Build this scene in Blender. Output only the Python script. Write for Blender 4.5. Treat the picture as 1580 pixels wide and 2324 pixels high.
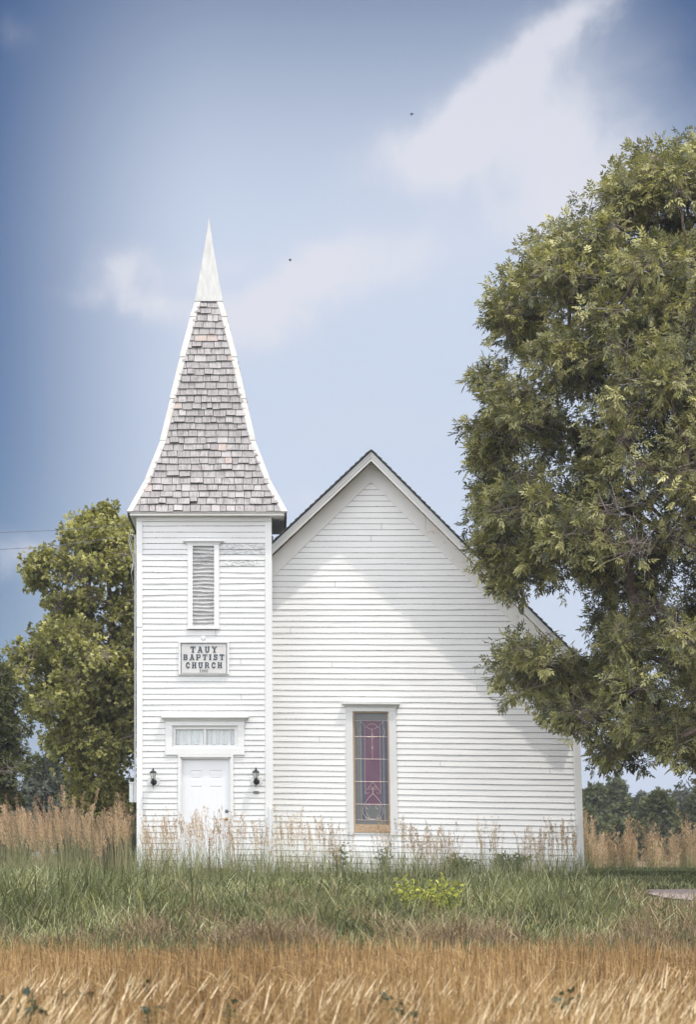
import bpy, bmesh, math, random
import numpy as np
from mathutils import Vector, Matrix
random.seed(7); rng = np.random.default_rng(7)
scn = bpy.context.scene
col = scn.collection
for o in list(bpy.data.objects): bpy.data.objects.remove(o)

# ---------------------------------------------------------------- camera
F = 5880.0; D = 49.0; X0 = 620.0; H0 = 1935.0; ZC = 0.45     # photo pixels on a 1580 x 2324 frame
def W(px, py, y=0.0):
    s = F/(D+y)
    return Vector(((px-X0)/s, y, ZC-(py-H0)/s))
cam_d = bpy.data.cameras.new('camera'); cam = bpy.data.objects.new('camera', cam_d); col.objects.link(cam)
cam.location = (0, -D, ZC); cam.rotation_euler = (math.radians(90), 0, 0)
cam_d.sensor_fit = 'VERTICAL'; cam_d.sensor_height = 36; cam_d.sensor_width = 36
cam_d.lens = F/2324*36
cam_d.shift_x = (790-X0)/2324; cam_d.shift_y = (H0-1162)/2324
cam_d.clip_end = 5000; cam_d.clip_start = 0.5
cam_d.dof.use_dof = True; cam_d.dof.focus_distance = 49.0; cam_d.dof.aperture_fstop = 3.4
scn.camera = cam
scn.view_settings.view_transform = 'Standard'; scn.view_settings.look = 'None'
scn.view_settings.gamma = 1.0; scn.view_settings.exposure = 0.33
scn.render.resolution_x = 697; scn.render.resolution_y = 1024

# ---------------------------------------------------------------- sun
SD = Vector((-1.3, 1.0, -4.0)).normalized()
sd = bpy.data.lights.new('sun', 'SUN'); sd.energy = 2.3; sd.angle = math.radians(0.6); sd.color = (1.0, 0.94, 0.85)
sun = bpy.data.objects.new('sun', sd); col.objects.link(sun)
sun.rotation_euler = SD.to_track_quat('-Z', 'Y').to_euler(); sun.location = (20, -20, 60)

# ---------------------------------------------------------------- world: sky with thin clouds by direction
world = bpy.data.worlds.new('World'); scn.world = world; world.use_nodes = True
wt = world.node_tree; wt.nodes.clear()
class E:
    """tiny expression builder for math nodes"""
    def __init__(s, t, sock): s.t = t; s.s = sock
    @staticmethod
    def op(t, o, *a, clamp=False):
        n = t.nodes.new('ShaderNodeMath'); n.operation = o; n.use_clamp = clamp
        for i, v in enumerate(a):
            if isinstance(v, E): t.links.new(v.s, n.inputs[i])
            else: n.inputs[i].default_value = v
        return E(t, n.outputs[0])
    def __add__(s, o): return E.op(s.t, 'ADD', s, o)
    __radd__ = __add__
    def __sub__(s, o): return E.op(s.t, 'SUBTRACT', s, o)
    def __rsub__(s, o): return E.op(s.t, 'SUBTRACT', o, s)
    def __mul__(s, o): return E.op(s.t, 'MULTIPLY', s, o)
    __rmul__ = __mul__
    def __truediv__(s, o): return E.op(s.t, 'DIVIDE', s, o)
    def pow(s, o): return E.op(s.t, 'POWER', s, o)
    def sat(s): return E.op(s.t, 'ADD', s, 0.0, clamp=True)
    def max(s, o): return E.op(s.t, 'MAXIMUM', s, o)
    def step(s, a, b):   # smoothstep a..b -> 0..1
        n = s.t.nodes.new('ShaderNodeMapRange'); n.interpolation_type = 'SMOOTHSTEP'
        s.t.links.new(s.s, n.inputs[0]); n.inputs[1].default_value = a; n.inputs[2].default_value = b
        return E(s.t, n.outputs[0])
def mixc(t, fac, a, b, mode='MIX'):
    n = t.nodes.new('ShaderNodeMix'); n.data_type = 'RGBA'; n.blend_type = mode
    def put(i, v):
        if isinstance(v, E): t.links.new(v.s, n.inputs[i])
        elif isinstance(v, bpy.types.NodeSocket): t.links.new(v, n.inputs[i])
        elif isinstance(v, (float, int)): n.inputs[i].default_value = v
        else: n.inputs[i].default_value = (*v, 1) if len(v) == 3 else v
    put(0, fac); put(6, a); put(7, b)
    return n.outputs[2]
tc = wt.nodes.new('ShaderNodeTexCoord'); sx = wt.nodes.new('ShaderNodeSeparateXYZ')
wt.links.new(tc.outputs['Generated'], sx.inputs[0])
dx, dy, dz = (E(wt, sx.outputs[i]) for i in range(3))
sky = wt.nodes.new('ShaderNodeTexSky'); sky.sky_type = 'NISHITA'; sky.sun_disc = False
sky.sun_elevation = math.radians(67.7); sky.sun_rotation = math.radians(127.6)
sky.air_density = 1.0; sky.dust_density = 1.2; sky.ozone_density = 2.0; sky.altitude = 300
ah = E.op(wt, 'ARCTAN2', dx, dy)               # azimuth off the view axis
hl = E.op(wt, 'SQRT', dx*dx + dy*dy)
el = E.op(wt, 'ARCTAN2', dz, hl)               # elevation
def noise(t, vec, scale, detail=6, rough=0.55, dist=0.0):
    n = t.nodes.new('ShaderNodeTexNoise'); n.inputs['Scale'].default_value = scale
    n.inputs['Detail'].default_value = detail; n.inputs['Roughness'].default_value = rough
    n.inputs['Distortion'].default_value = dist
    if vec is not None: t.links.new(vec, n.inputs['Vector'])
    return E(t, n.outputs[0])
nz = noise(wt, tc.outputs['Generated'], 14, 8, 0.58, 0.35)
nz2 = noise(wt, tc.outputs['Generated'], 30, 6, 0.6, 0.2)
nz3 = noise(wt, tc.outputs['Generated'], 26, 9, 0.62, 0.5)
ah2 = ah + (nz2-0.5)*0.035; el2 = el + (nz-0.5)*0.04
def pa(px): return math.atan((px-X0)/F)
def pe(py): return math.atan((H0-py)/F)
def blob(px, py, rx, ry, rot, amp):
    c, s = math.cos(math.radians(rot)), math.sin(math.radians(rot))
    a = ah2-pa(px); e = el2-pe(py)
    u = (a*c + e*s)/(rx/F); v = (e*c - a*s)/(ry/F)
    return E.op(wt, 'EXPONENT', (u*u+v*v)*-1.0)*amp
blobs = [(1290, 60, 170, 50, 42, .75), (1130, 200, 190, 60, 42, .85), (970, 330, 170, 60, 25, .85), (1240, 330, 220, 130, 10, .7), (1260, 490, 180, 80, 30, 1.0), (1090, 330, 140, 60, 30, .5),
         (275, 615, 75, 50, 10, 1.3), (340, 690, 160, 38, 0, 1.1), (700, 620, 130, 60, 20, 1.3), (600, 720, 170, 70, 25, 1.2), (880, 600, 130, 60, 15, .7),
         (20, 115, 45, 45, 0, .4), (690, 1150, 90, 45, 0, .6), (60, 1270, 130, 45, 5, .7), (1480, 170, 230, 120, 40, .22), (470, 590, 140, 45, 20, .5), (900, 950, 300, 60, 5, .25), (1200, 280, 300, 150, 35, .4)]
cm = None
for b in blobs:
    e = blob(*b); cm = e if cm is None else cm + e
cm = cm*((nz-0.5)*1.5+(nz3-0.5)*1.9+0.95)
cloud = cm.step(0.0, 1.25)*0.85
nb = noise(wt, tc.outputs['Generated'], 2.2, 8, 0.55, 0.3)
behind = (0.25-dy).step(0.0, 0.6)*nb.step(0.34, 0.52)      # added unseen bright cloud bank behind the viewer, fills the walls with light
skyc = mixc(wt, 1.0, sky.outputs[0], (0.08, 0.22, 0.38), 'MULTIPLY')
# pale haze veil, thick low down; thinned at upper sides to imitate lens corner darkening
veil = (1.0 - el.step(pe(620), pe(-460))*0.97)*ah.step(pa(-200), pa(520))*0.95
veil = veil*(1.0 - 0.95*ah.step(pa(1200), pa(1680))*el.step(pe(620), pe(60)))
veil = (veil + (1.0-el.step(pe(1850), pe(950)))*0.22).sat()
c1 = mixc(wt, veil, skyc, (4.2, 4.75, 5.75))
c2 = mixc(wt, cloud, c1, (5.1, 5.15, 5.65))
c3 = mixc(wt, behind, c2, (20.8, 21.1, 22.0))
bg = wt.nodes.new('ShaderNodeBackground'); bg.inputs[1].default_value = 0.12
wo = wt.nodes.new('ShaderNodeOutputWorld'); wt.links.new(c3, bg.inputs[0]); wt.links.new(bg.outputs[0], wo.inputs[0])

# ---------------------------------------------------------------- object helpers
def tag(o, label=None, cat=None, group=None, kind=None):
    if label: o['label'] = label
    if cat: o['category'] = cat
    if group: o['group'] = group
    if kind: o['kind'] = kind
    return o
def empty(name, loc, label, cat, group=None):
    o = bpy.data.objects.new(name, None); col.objects.link(o); o.location = loc; o.empty_display_size = .3
    return tag(o, label, cat, group)
def finish(name, me, mat, parent=None):
    o = bpy.data.objects.new(name, me); col.objects.link(o)
    if mat is not None:
        for m in (mat if isinstance(mat, (list, tuple)) else [mat]): me.materials.append(m)
    if parent is not None:
        p = Vector((0, 0, 0)); q = parent
        while q is not None: p += q.location; q = q.parent
        o.parent = parent; o.location = -p
    return o
class MB:
    """collects shapes (world coordinates) for ONE mesh"""
    def __init__(s): s.v = []; s.f = []; s.uv = {}; s.at = []; s.wear = []; s.mi = []
    def add(s, vs, fs, uvs=None, rnd=None, wear=0, mi=0):
        b = len(s.v); s.v += [tuple(v) for v in vs]
        for k, f in enumerate(fs):
            s.f.append(tuple(b+i for i in f)); s.at.append(random.random() if rnd is None else rnd); s.wear.append(wear); s.mi.append(mi)
            if uvs is not None: s.uv[len(s.f)-1] = [uvs[i] for i in f]
    def box(s, a, b, **k):
        x0, x1 = sorted((a[0], b[0])); y0, y1 = sorted((a[1], b[1])); z0, z1 = sorted((a[2], b[2]))
        s.add([(x0,y0,z0),(x1,y0,z0),(x1,y1,z0),(x0,y1,z0),(x0,y0,z1),(x1,y0,z1),(x1,y1,z1),(x0,y1,z1)],
              [(0,3,2,1),(4,5,6,7),(0,1,5,4),(1,2,6,5),(2,3,7,6),(3,0,4,7)], **k)
    def prism(s, pts, y0, y1, wf=None, **k):
        """pts: photo pixels (counter-clockwise or not) at plane y0 (front); extruded back to y1"""
        wf = wf or (lambda a, b: (a, b))
        n = len(pts); fr = [W(*wf(*p), y0) for p in pts]
        vs = fr + [Vector((v.x, y1, v.z)) for v in fr]
        area = sum(fr[i].x*fr[(i+1)%n].z-fr[(i+1)%n].x*fr[i].z for i in range(n))
        fs = [tuple(range(n)), tuple(range(2*n-1, n-1, -1))] + [(i, n+i, n+(i+1)%n, (i+1)%n) for i in range(n)]
        if area < 0: fs = [tuple(reversed(f)) for f in fs]
        s.add(vs, fs, **k)
    def rect(s, x0, y0, x1, y1, yf, yb, wf=None, **k): s.prism([(x0,y1),(x1,y1),(x1,y0),(x0,y0)], yf, yb, wf, **k)
    def tube(s, pts, r, n=6, cap=True, **k):
        pts = [Vector(p) for p in pts]; m = len(pts); rs = r if isinstance(r, (list, tuple)) else [r]*m
        vs = []
        for i, p in enumerate(pts):
            t = (pts[min(i+1, m-1)]-pts[max(i-1, 0)]).normalized()
            a = t.cross(Vector((0, 0, 1)) if abs(t.z) < .9 else Vector((1, 0, 0))).normalized(); b = t.cross(a)
            for j in range(n):
                an = 2*math.pi*j/n; vs.append(p+(a*math.cos(an)+b*math.sin(an))*rs[i])
        fs = [(i*n+j, i*n+(j+1)%n, (i+1)*n+(j+1)%n, (i+1)*n+j) for i in range(m-1) for j in range(n)]
        if cap: fs += [tuple(reversed(range(n))), tuple((m-1)*n+j for j in range(n))]
        s.add(vs, fs, **k)
    def lathe(s, c, prof, n=16, axis='z', **k):
        c = Vector(c); vs = []
        for r, h in prof:
            for j in range(n):
                an = 2*math.pi*(j+.5)/n
                if axis == 'z': vs.append(c+Vector((r*math.cos(an), r*math.sin(an), h)))
                else: vs.append(c+Vector((r*math.cos(an), -h, r*math.sin(an))))
        m = len(prof)
        fs = [(i*n+j, i*n+(j+1)%n, (i+1)*n+(j+1)%n, (i+1)*n+j) for i in range(m-1) for j in range(n)]
        fs += [tuple(reversed(range(n))), tuple((m-1)*n+j for j in range(n))]
        s.add(vs, fs, **k)
    def build(s, name, mat, parent=None, bevel=0, smooth=False):
        me = bpy.data.meshes.new(name); me.from_pydata(s.v, [], s.f); me.validate(clean_customdata=False)
        if len(me.polygons) == len(s.f):
            a = me.attributes.new('rnd', 'FLOAT', 'FACE'); a.data.foreach_set('value', s.at)
            a = me.attributes.new('wear', 'FLOAT', 'FACE'); a.data.foreach_set('value', s.wear)
            me.polygons.foreach_set('material_index', s.mi)
            if s.uv:
                ul = me.uv_layers.new(name='UVMap')
                for p in me.polygons:
                    if p.index in s.uv:
                        for li, uv in zip(p.loop_indices, s.uv[p.index]): ul.data[li].uv = uv
        if smooth: me.polygons.foreach_set('use_smooth', [True]*len(me.polygons))
        o = finish(name, me, mat, parent)
        if bevel:
            m = o.modifiers.new('bevel', 'BEVEL'); m.width = bevel; m.segments = 2; m.limit_method = 'ANGLE'
        return o
def mesh_np(name, V, faces, rnd=None):
    """V (n,3); faces list of (m,k) int arrays; rnd list of (m,) arrays"""
    me = bpy.data.meshes.new(name); V = np.asarray(V, np.float32)
    me.vertices.add(len(V)); me.vertices.foreach_set('co', V.ravel())
    loops = np.concatenate([f.ravel() for f in faces]).astype(np.int32)
    tot = np.concatenate([np.full(len(f), f.shape[1]) for f in faces]).astype(np.int32)
    st = np.concatenate([[0], np.cumsum(tot)[:-1]]).astype(np.int32)
    me.loops.add(len(loops)); me.loops.foreach_set('vertex_index', loops)
    me.polygons.add(len(tot)); me.polygons.foreach_set('loop_start', st)
    try: me.polygons.foreach_set('loop_total', tot)
    except Exception: pass
    if rnd is not None:
        a = me.attributes.new('rnd', 'FLOAT', 'FACE'); a.data.foreach_set('value', np.concatenate(rnd).astype(np.float32))
    me.update(calc_edges=True)
    return me

# ---------------------------------------------------------------- materials
def mat_new(name):
    m = bpy.data.materials.new(name); m.use_nodes = True; t = m.node_tree
    return m, t, t.nodes['Principled BSDF']
def coord(t, kind='Object', scale=(1, 1, 1)):
    c = t.nodes.new('ShaderNodeTexCoord'); mp = t.nodes.new('ShaderNodeMapping'); mp.inputs['Scale'].default_value = scale
    t.links.new(c.outputs[kind], mp.inputs[0]); return mp.outputs[0]
def worldpos(t, scale=(1, 1, 1)):
    c = t.nodes.new('ShaderNodeNewGeometry'); mp = t.nodes.new('ShaderNodeMapping'); mp.inputs['Scale'].default_value = scale
    t.links.new(c.outputs['Position'], mp.inputs[0]); return mp.outputs[0]
def attr(t, name):
    a = t.nodes.new('ShaderNodeAttribute'); a.attribute_name = name; return E(t, a.outputs['Fac'])
def bump(t, p, h, strength=.3, dist=.01):
    b = t.nodes.new('ShaderNodeBump'); b.inputs['Strength'].default_value = strength; b.inputs['Distance'].default_value = dist
    t.links.new(h.s, b.inputs['Height']); t.links.new(b.outputs[0], p.inputs['Normal'])
def simple(name, c, rough=.6, metal=0, var=0.12, scale=8, sc=(1, 1, 1)):
    m, t, p = mat_new(name); n = noise(t, worldpos(t, sc), scale, 5)
    lo = tuple(x*(1-var) for x in c); hi = tuple(min(1, x*(1+var)) for x in c)
    t.links.new(mixc(t, n.step(.3, .7), lo, hi), p.inputs['Base Color'])
    p.inputs['Roughness'].default_value = rough; p.inputs['Metallic'].default_value = metal
    return m
def paint(name, uvrows=False, peel=0.0, lap_shade_grime=0.0, base=(.80, .795, .775)):
    m, t, p = mat_new(name)
    wp = worldpos(t); big = noise(t, wp, 1.3, 4); st = noise(t, worldpos(t, (1.2, 1, 22)), 3, 6, .6)
    c = mixc(t, big.step(.3, .7), tuple(x*.95 for x in base), base)
    c = mixc(t, st.step(.5, .8)*0.35, c, (.62, .62, .62))
    # flaking paint showing grey wood
    fl = noise(t, worldpos(t, (7, 7, 60)), 1.6, 9, .68, .4)
    reg = noise(t, worldpos(t, (.9, 1, 2.2)), 1.1, 3)
    w = attr(t, 'wear')
    k = (fl + (reg-.5)*.25 + w*.42 + peel)
    pm = k.step(.735, .765)
    wood = mixc(t, noise(t, worldpos(t, (3, 3, 120)), 3, 4).step(.3, .7), (.16, .16, .165), (.40, .40, .40))
    c = mixc(t, pm*.85, c, wood)
    if lap_shade_grime:
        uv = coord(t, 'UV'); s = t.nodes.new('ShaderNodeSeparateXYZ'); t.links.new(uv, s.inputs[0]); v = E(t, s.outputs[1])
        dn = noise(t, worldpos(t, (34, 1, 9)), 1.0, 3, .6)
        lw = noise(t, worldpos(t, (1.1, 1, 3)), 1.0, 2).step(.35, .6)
        edge = v.step(.855, .885)*(.74+dn.step(.42, .6)*.28)  # near-black gap shade painted along every lap, with speckled grime on it
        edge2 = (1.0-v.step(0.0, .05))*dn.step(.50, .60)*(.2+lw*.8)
        c = mixc(t, (edge+edge2).sat()*lap_shade_grime, c, (.045, .04, .035))
    t.links.new(c, p.inputs['Base Color']); p.inputs['Roughness'].default_value = .62
    bump(t, p, (pm*-1.0)+noise(t, wp, 60, 4)*.35+st*.4, .35, .004)
    return m
M = {}
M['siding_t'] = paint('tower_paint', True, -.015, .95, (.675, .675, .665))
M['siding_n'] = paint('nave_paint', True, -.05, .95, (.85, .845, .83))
M['trim'] = paint('trim_paint', False, -.06, 0, (.71, .71, .70))
M['door'] = paint('door_paint', False, -.3, base=(.72, .73, .745))
def rust_trim():
    m, t, p = mat_new('frieze_paint')
    wp = worldpos(t); n = noise(t, wp, 9, 6, .65); n2 = noise(t, wp, 1.2, 4)
    c = mixc(t, n2.step(.3, .7), (.76, .745, .71), (.80, .79, .77))
    w = attr(t, 'wear')
    c = mixc(t, ((n+w*.22).step(.63, .80))*.55, c, (.50, .33, .20))
    c = mixc(t, (noise(t, wp, 40, 3)+w*.12).step(.74, .78)*.7, c, (.2, .13, .09))
    t.links.new(c, p.inputs['Base Color']); p.inputs['Roughness'].default_value = .6
    bump(t, p, noise(t, wp, 40, 4), .2, .004); return m
M['rust'] = rust_trim()
def shingle_mat():
    m, t, p = mat_new('weathered_cedar')
    r = attr(t, 'rnd'); uv = coord(t, 'UV', (60, 5, 1))
    st = noise(t, uv, 1.0, 7, .7); bl = noise(t, coord(t, 'UV', (5, 5, 1)), 1.0, 4)
    c = mixc(t, st.step(.3, .68), (.10, .092, .09), (.42, .395, .385))
    c = mixc(t, bl.step(.35, .7)*.45, c, (.50, .48, .475))
    c = mixc(t, r.step(0, .8)*.35, c, (.20, .185, .185))
    sv = t.nodes.new('ShaderNodeSeparateXYZ'); t.links.new(coord(t, 'UV'), sv.inputs[0]); vv = E(t, sv.outputs[1])
    c = mixc(t, (vv.step(.118, .136)*.6+(1.0-vv.step(-.004, .004))*.6).sat(), c, (.03, .027, .027))  # shadow lines between rows and shaded butts painted into the shingle colour
    warm = (r-.955).step(0, .005); c = mixc(t, warm*.4, c, (.52, .40, .33))
    pale = (r-.90).step(0, .005)*(1.0-warm); c = mixc(t, pale*.5, c, (.50, .48, .47))
    t.links.new(c, p.inputs['Base Color']); p.inputs['Roughness'].default_value = .85
    bump(t, p, st, .6, .006); return m
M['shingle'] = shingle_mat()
M['ruststain'] = simple('rust_brown_grime', (.26, .17, .11), .9, 0, .8, 14)
M['metal'] = simple('spire_sheet_metal', (.40, .398, .38), .42, .35, .10, 3, (6, 6, 1))
M['flash'] = simple('painted_flashing', (.50, .485, .45), .45, .15, .10, 2.5)
M['roofdark'] = simple('dark_roofing', (.075, .08, .08), .9, 0, .5, 12)
M['black'] = simple('black_iron', (.018, .022, .028), .4, .4, .3, 30)
M['milk'] = simple('frosted_lamp_glass', (.66, .68, .62), .35, 0, .1, 20)
M['brass'] = simple('worn_brass', (.42, .27, .13), .4, .7, .35, 60)
M['steel'] = simple('dark_steel', (.16, .16, .17), .3, .8, .3, 60)
M['brown'] = simple('brown_plaque', (.16, .12, .11), .5, 0, .2, 40)
M['oak'] = simple('bare_sash_wood', (.46, .33, .21), .7, 0, .25, 6, (3, 3, 14))
M['curtain'] = simple('curtain_cloth', (.62, .64, .64), .9, 0, .06, 20)
M['dark'] = simple('unlit_interior', (.03, .03, .032), .9, 0, .3, 4)
M['boxgrey'] = simple('grey_utility_box', (.60, .62, .62), .5, .1, .06, 6)
M['signbase'] = simple('sign_panel_paint', (.56, .55, .53), .5, 0, .05, 4)
M['signwhite'] = simple('letter_outline', (.74, .77, .80), .5, 0, .03, 4)
M['ink'] = simple('sign_ink', (.022, .035, .055), .5, 0, .25, 60)
M['lead'] = simple('lead_came', (.66, .55, .50), .45, .3, .2, 40)
M['wire'] = simple('wire', (.10, .11, .12), .6, 0, .2, 4)
M['slat'] = paint('louvre_paint', False, .05)
def glassm(name, c, c2, rough=.25):
    m, t, p = mat_new(name); n = noise(t, worldpos(t), 55, 5, .7); n2 = noise(t, worldpos(t), 5, 3)
    t.links.new(mixc(t, n2.step(.35, .65), mixc(t, n.step(.35, .65), c, c2), mixc(t, n.step(.35, .65), c2, tuple(x*1.3 for x in c))), p.inputs['Base Color'])
    p.inputs['Roughness'].default_value = rough; p.inputs['Specular IOR Level'].default_value = .5
    bump(t, p, n, .5, .004); return m
M['g_red'] = glassm('red_glass', (.14, .05, .06), (.09, .05, .12))
M['g_blue'] = glassm('blue_glass', (.055, .06, .10), (.075, .08, .11))
M['g_grey'] = glassm('slate_glass', (.10, .11, .115), (.14, .14, .13))
m, t, p = mat_new('clear_pane')
p.inputs['Base Color'].default_value = (.9, .95, .95, 1); p.inputs['Roughness'].default_value = .03
tr = t.nodes.new('ShaderNodeBsdfTransparent'); mx = t.nodes.new('ShaderNodeMixShader'); mx.inputs[0].default_value = .12
t.links.new(tr.outputs[0], mx.inputs[1]); t.links.new(p.outputs[0], mx.inputs[2]); t.links.new(mx.outputs[0], t.nodes['Material Output'].inputs[0]); M['pane'] = m
m, t, p = mat_new('wire_screen')
p.inputs['Base Color'].default_value = (.5, .5, .5, 1)
s = t.nodes.new('ShaderNodeSeparateXYZ'); t.links.new(worldpos(t, (62, 62, 62)), s.inputs[0])
gx = E.op(t, 'FRACT', E(t, s.outputs[0])); gz_ = E.op(t, 'FRACT', E(t, s.outputs[2]))
g = E.op(t, 'MAXIMUM', E.op(t, 'LESS_THAN', gx, .16), E.op(t, 'LESS_THAN', gz_, .16))
tr = t.nodes.new('ShaderNodeBsdfTransparent'); mx = t.nodes.new('ShaderNodeMixShader')
t.links.new(g.s, mx.inputs[0]); t.links.new(tr.outputs[0], mx.inputs[1]); t.links.new(p.outputs[0], mx.inputs[2]); t.links.new(mx.outputs[0], t.nodes['Material Output'].inputs[0]); M['screen'] = m

def leafm(name, c0, c1, c2, trans=.35, rough=.45, scale=.9, spec=.5):
    m, t, p = mat_new(name); r = attr(t, 'rnd'); n = noise(t, worldpos(t), scale, 3)
    c = mixc(t, r.step(0, .75), c0, c1); c = mixc(t, (r*.6+n*.7-.25).step(.45, .85), c, c2)
    t.links.new(c, p.inputs['Base Color']); p.inputs['Roughness'].default_value = rough; p.inputs['Specular IOR Level'].default_value = spec
    tl = t.nodes.new('ShaderNodeBsdfTranslucent'); t.links.new(mixc(t, 1.0, c, (1.25, 1.3, .7), 'MULTIPLY'), tl.inputs[0])
    mx = t.nodes.new('ShaderNodeMixShader'); mx.inputs[0].default_value = trans
    t.links.new(p.outputs[0], mx.inputs[1]); t.links.new(tl.outputs[0], mx.inputs[2]); t.links.new(mx.outputs[0], t.nodes['Material Output'].inputs[0])
    return m
M['ash'] = leafm('ash_leaf', (.06, .072, .04), (.32, .305, .12), (.74, .69, .31), .27, .42, .9, .5)
M['maple'] = leafm('maple_leaf', (.125, .13, .045), (.40, .385, .13), (.74, .69, .30), .30, .5, .9, .4)
M['darkleaf'] = leafm('dark_leaf', (.05, .062, .024), (.11, .118, .04), (.20, .20, .07), .28, .5)
M['farleaf'] = leafm('far_leaf', (.055, .07, .03), (.11, .125, .05), (.20, .205, .08), .25, .7)
M['bluebush'] = leafm('dusty_leaf', (.07, .085, .065), (.10, .115, .085), (.13, .14, .10), .25, .8)
M['grass'] = leafm('green_blade', (.06, .07, .036), (.205, .22, .10), (.64, .62, .38), .4, .55, .6, .3)
M['fringe'] = leafm('fringe_blade', (.05, .065, .04), (.13, .16, .10), (.30, .33, .22), .35, .55, .8, .3)
M['brownblade'] = leafm('dead_blade', (.14, .095, .06), (.32, .23, .14), (.55, .42, .27), .3, .7, .8)
M['stalk'] = leafm('grass_stalk', (.14, .16, .07), (.28, .26, .13), (.42, .34, .20), .3, .6, .8)
M['tan'] = leafm('seed_head', (.28, .18, .11), (.54, .37, .24), (.80, .61, .43), .35, .8, .8)
M['straw'] = leafm('stubble_straw', (.12, .065, .022), (.46, .28, .105), (.86, .65, .36), .3, .45, 5)
M['palestraw'] = leafm('loose_straw', (.55, .41, .23), (.70, .55, .34), (.85, .72, .50), .2, .4, 1.2)
M['lime'] = leafm('lime_leaf', (.24, .26, .03), (.43, .44, .06), (.62, .60, .14), .4, .5, 3)
M['weed'] = leafm('weed_leaf', (.12, .16, .08), (.18, .22, .11), (.28, .31, .16), .4, .5, 3)
M['bean'] = leafm('bean_leaf', (.028, .05, .03), (.04, .068, .038), (.06, .09, .05), .3, .5, 3)
M['dock'] = leafm('dock_seed', (.14, .045, .025), (.22, .08, .04), (.3, .12, .06), .2, .8, 3)
M['bark'] = simple('bark', (.13, .095, .075), .9, 0, .4, 6, (3, 3, 1))
M['twig'] = simple('twig_bark', (.30, .245, .22), .85, 0, .3, 3)

# ---------------------------------------------------------------- ground
def sstep(a, b, x): k = np.clip((x-a)/(b-a), 0, 1); return k*k*(3-2*k)
def gz(x, y):
    x = np.asarray(x, float); y = np.asarray(y, float)
    b = -0.87*(1-sstep(-17.5, -2.5, y))
    return b + 0.03*np.sin(x*.9+y*.35)*np.exp(-np.abs(y+8)/14) + .012*np.sin(x*2.3-y*1.7)*np.exp(-np.abs(y+8)/20)
ys = np.concatenate([[-300, -120, -60, -48], np.arange(-46, 10, .7), np.arange(10, 40, 3), [45, 60, 90, 140, 250, 500, 1000]])
xs = np.concatenate([[-1000, -500, -250, -90, -40, -25], np.arange(-18, 20, .7), [25, 40, 90, 250, 500, 1000]])
GX, GY = np.meshgrid(xs, ys); V = np.stack([GX, GY, gz(GX, GY)], -1).reshape(-1, 3)
nx, ny = len(xs), len(ys); I = (np.arange(ny-1)[:, None]*nx+np.arange(nx-1)[None]).ravel()
me = mesh_np('ground', V, [np.stack([I, I+1, I+1+nx, I+nx], 1)])
m, t, p = mat_new('ground_soil')
s = t.nodes.new('ShaderNodeSeparateXYZ'); t.links.new(worldpos(t), s.inputs[0]); gy = E(t, s.outputs[1])
n = noise(t, worldpos(t), 1.1, 8, .65); nf = noise(t, worldpos(t), 14, 6, .7)
soil = mixc(t, nf.step(.35, .65), (.05, .03, .018), (.15, .09, .045))
verge = mixc(t, nf.step(.35, .65), (.035, .035, .02), (.085, .085, .04))
lawn = mixc(t, nf.step(.3, .7), (.055, .075, .035), (.095, .12, .055))
dry = mixc(t, n.step(.3, .7), (.17, .13, .08), (.23, .175, .11))
c = mixc(t, (gy+(n-.5)*1.2).step(-17.2, -16.2), soil, verge)
c = mixc(t, (gy+(n-.5)*1.5).step(-2.5, -1), c, lawn)
c = mixc(t, (gy+(n-.5)*8).step(26, 34), c, dry)
t.links.new(c, p.inputs['Base Color']); p.inputs['Roughness'].default_value = .95
bump(t, p, nf, .8, .03)
o = finish('ground', me, m); tag(o, kind='structure')
# pale gravel patch at the right
mb = MB(); pts = []
for k in range(28):
    a = 2*math.pi*k/28; x = 6.75+.85*math.cos(a)*(1+.12*math.sin(3*a)); y = -7.6+1.0*math.sin(a)*(1+.1*math.cos(5*a))
    pts.append((x, y, float(gz(x, y))+.02))
pts.append((6.75, -7.6, float(gz(6.75, -7.6))+.03))
mb.add(pts, [(k, (k+1)%28, 28) for k in range(28)])
m, t, p = mat_new('gravel'); vo = t.nodes.new('ShaderNodeTexVoronoi'); vo.inputs['Scale'].default_value = 28; t.links.new(worldpos(t), vo.inputs['Vector'])
t.links.new(mixc(t, noise(t, vo.outputs['Color'], 3, 2).step(.3, .7), (.16, .125, .11), (.38, .31, .285)), p.inputs['Base Color']); p.inputs['Roughness'].default_value = .95
bump(t, p, E(t, vo.outputs['Distance']), .8, .03)
tag(mb.build('gravel_path', m), kind='structure')

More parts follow.
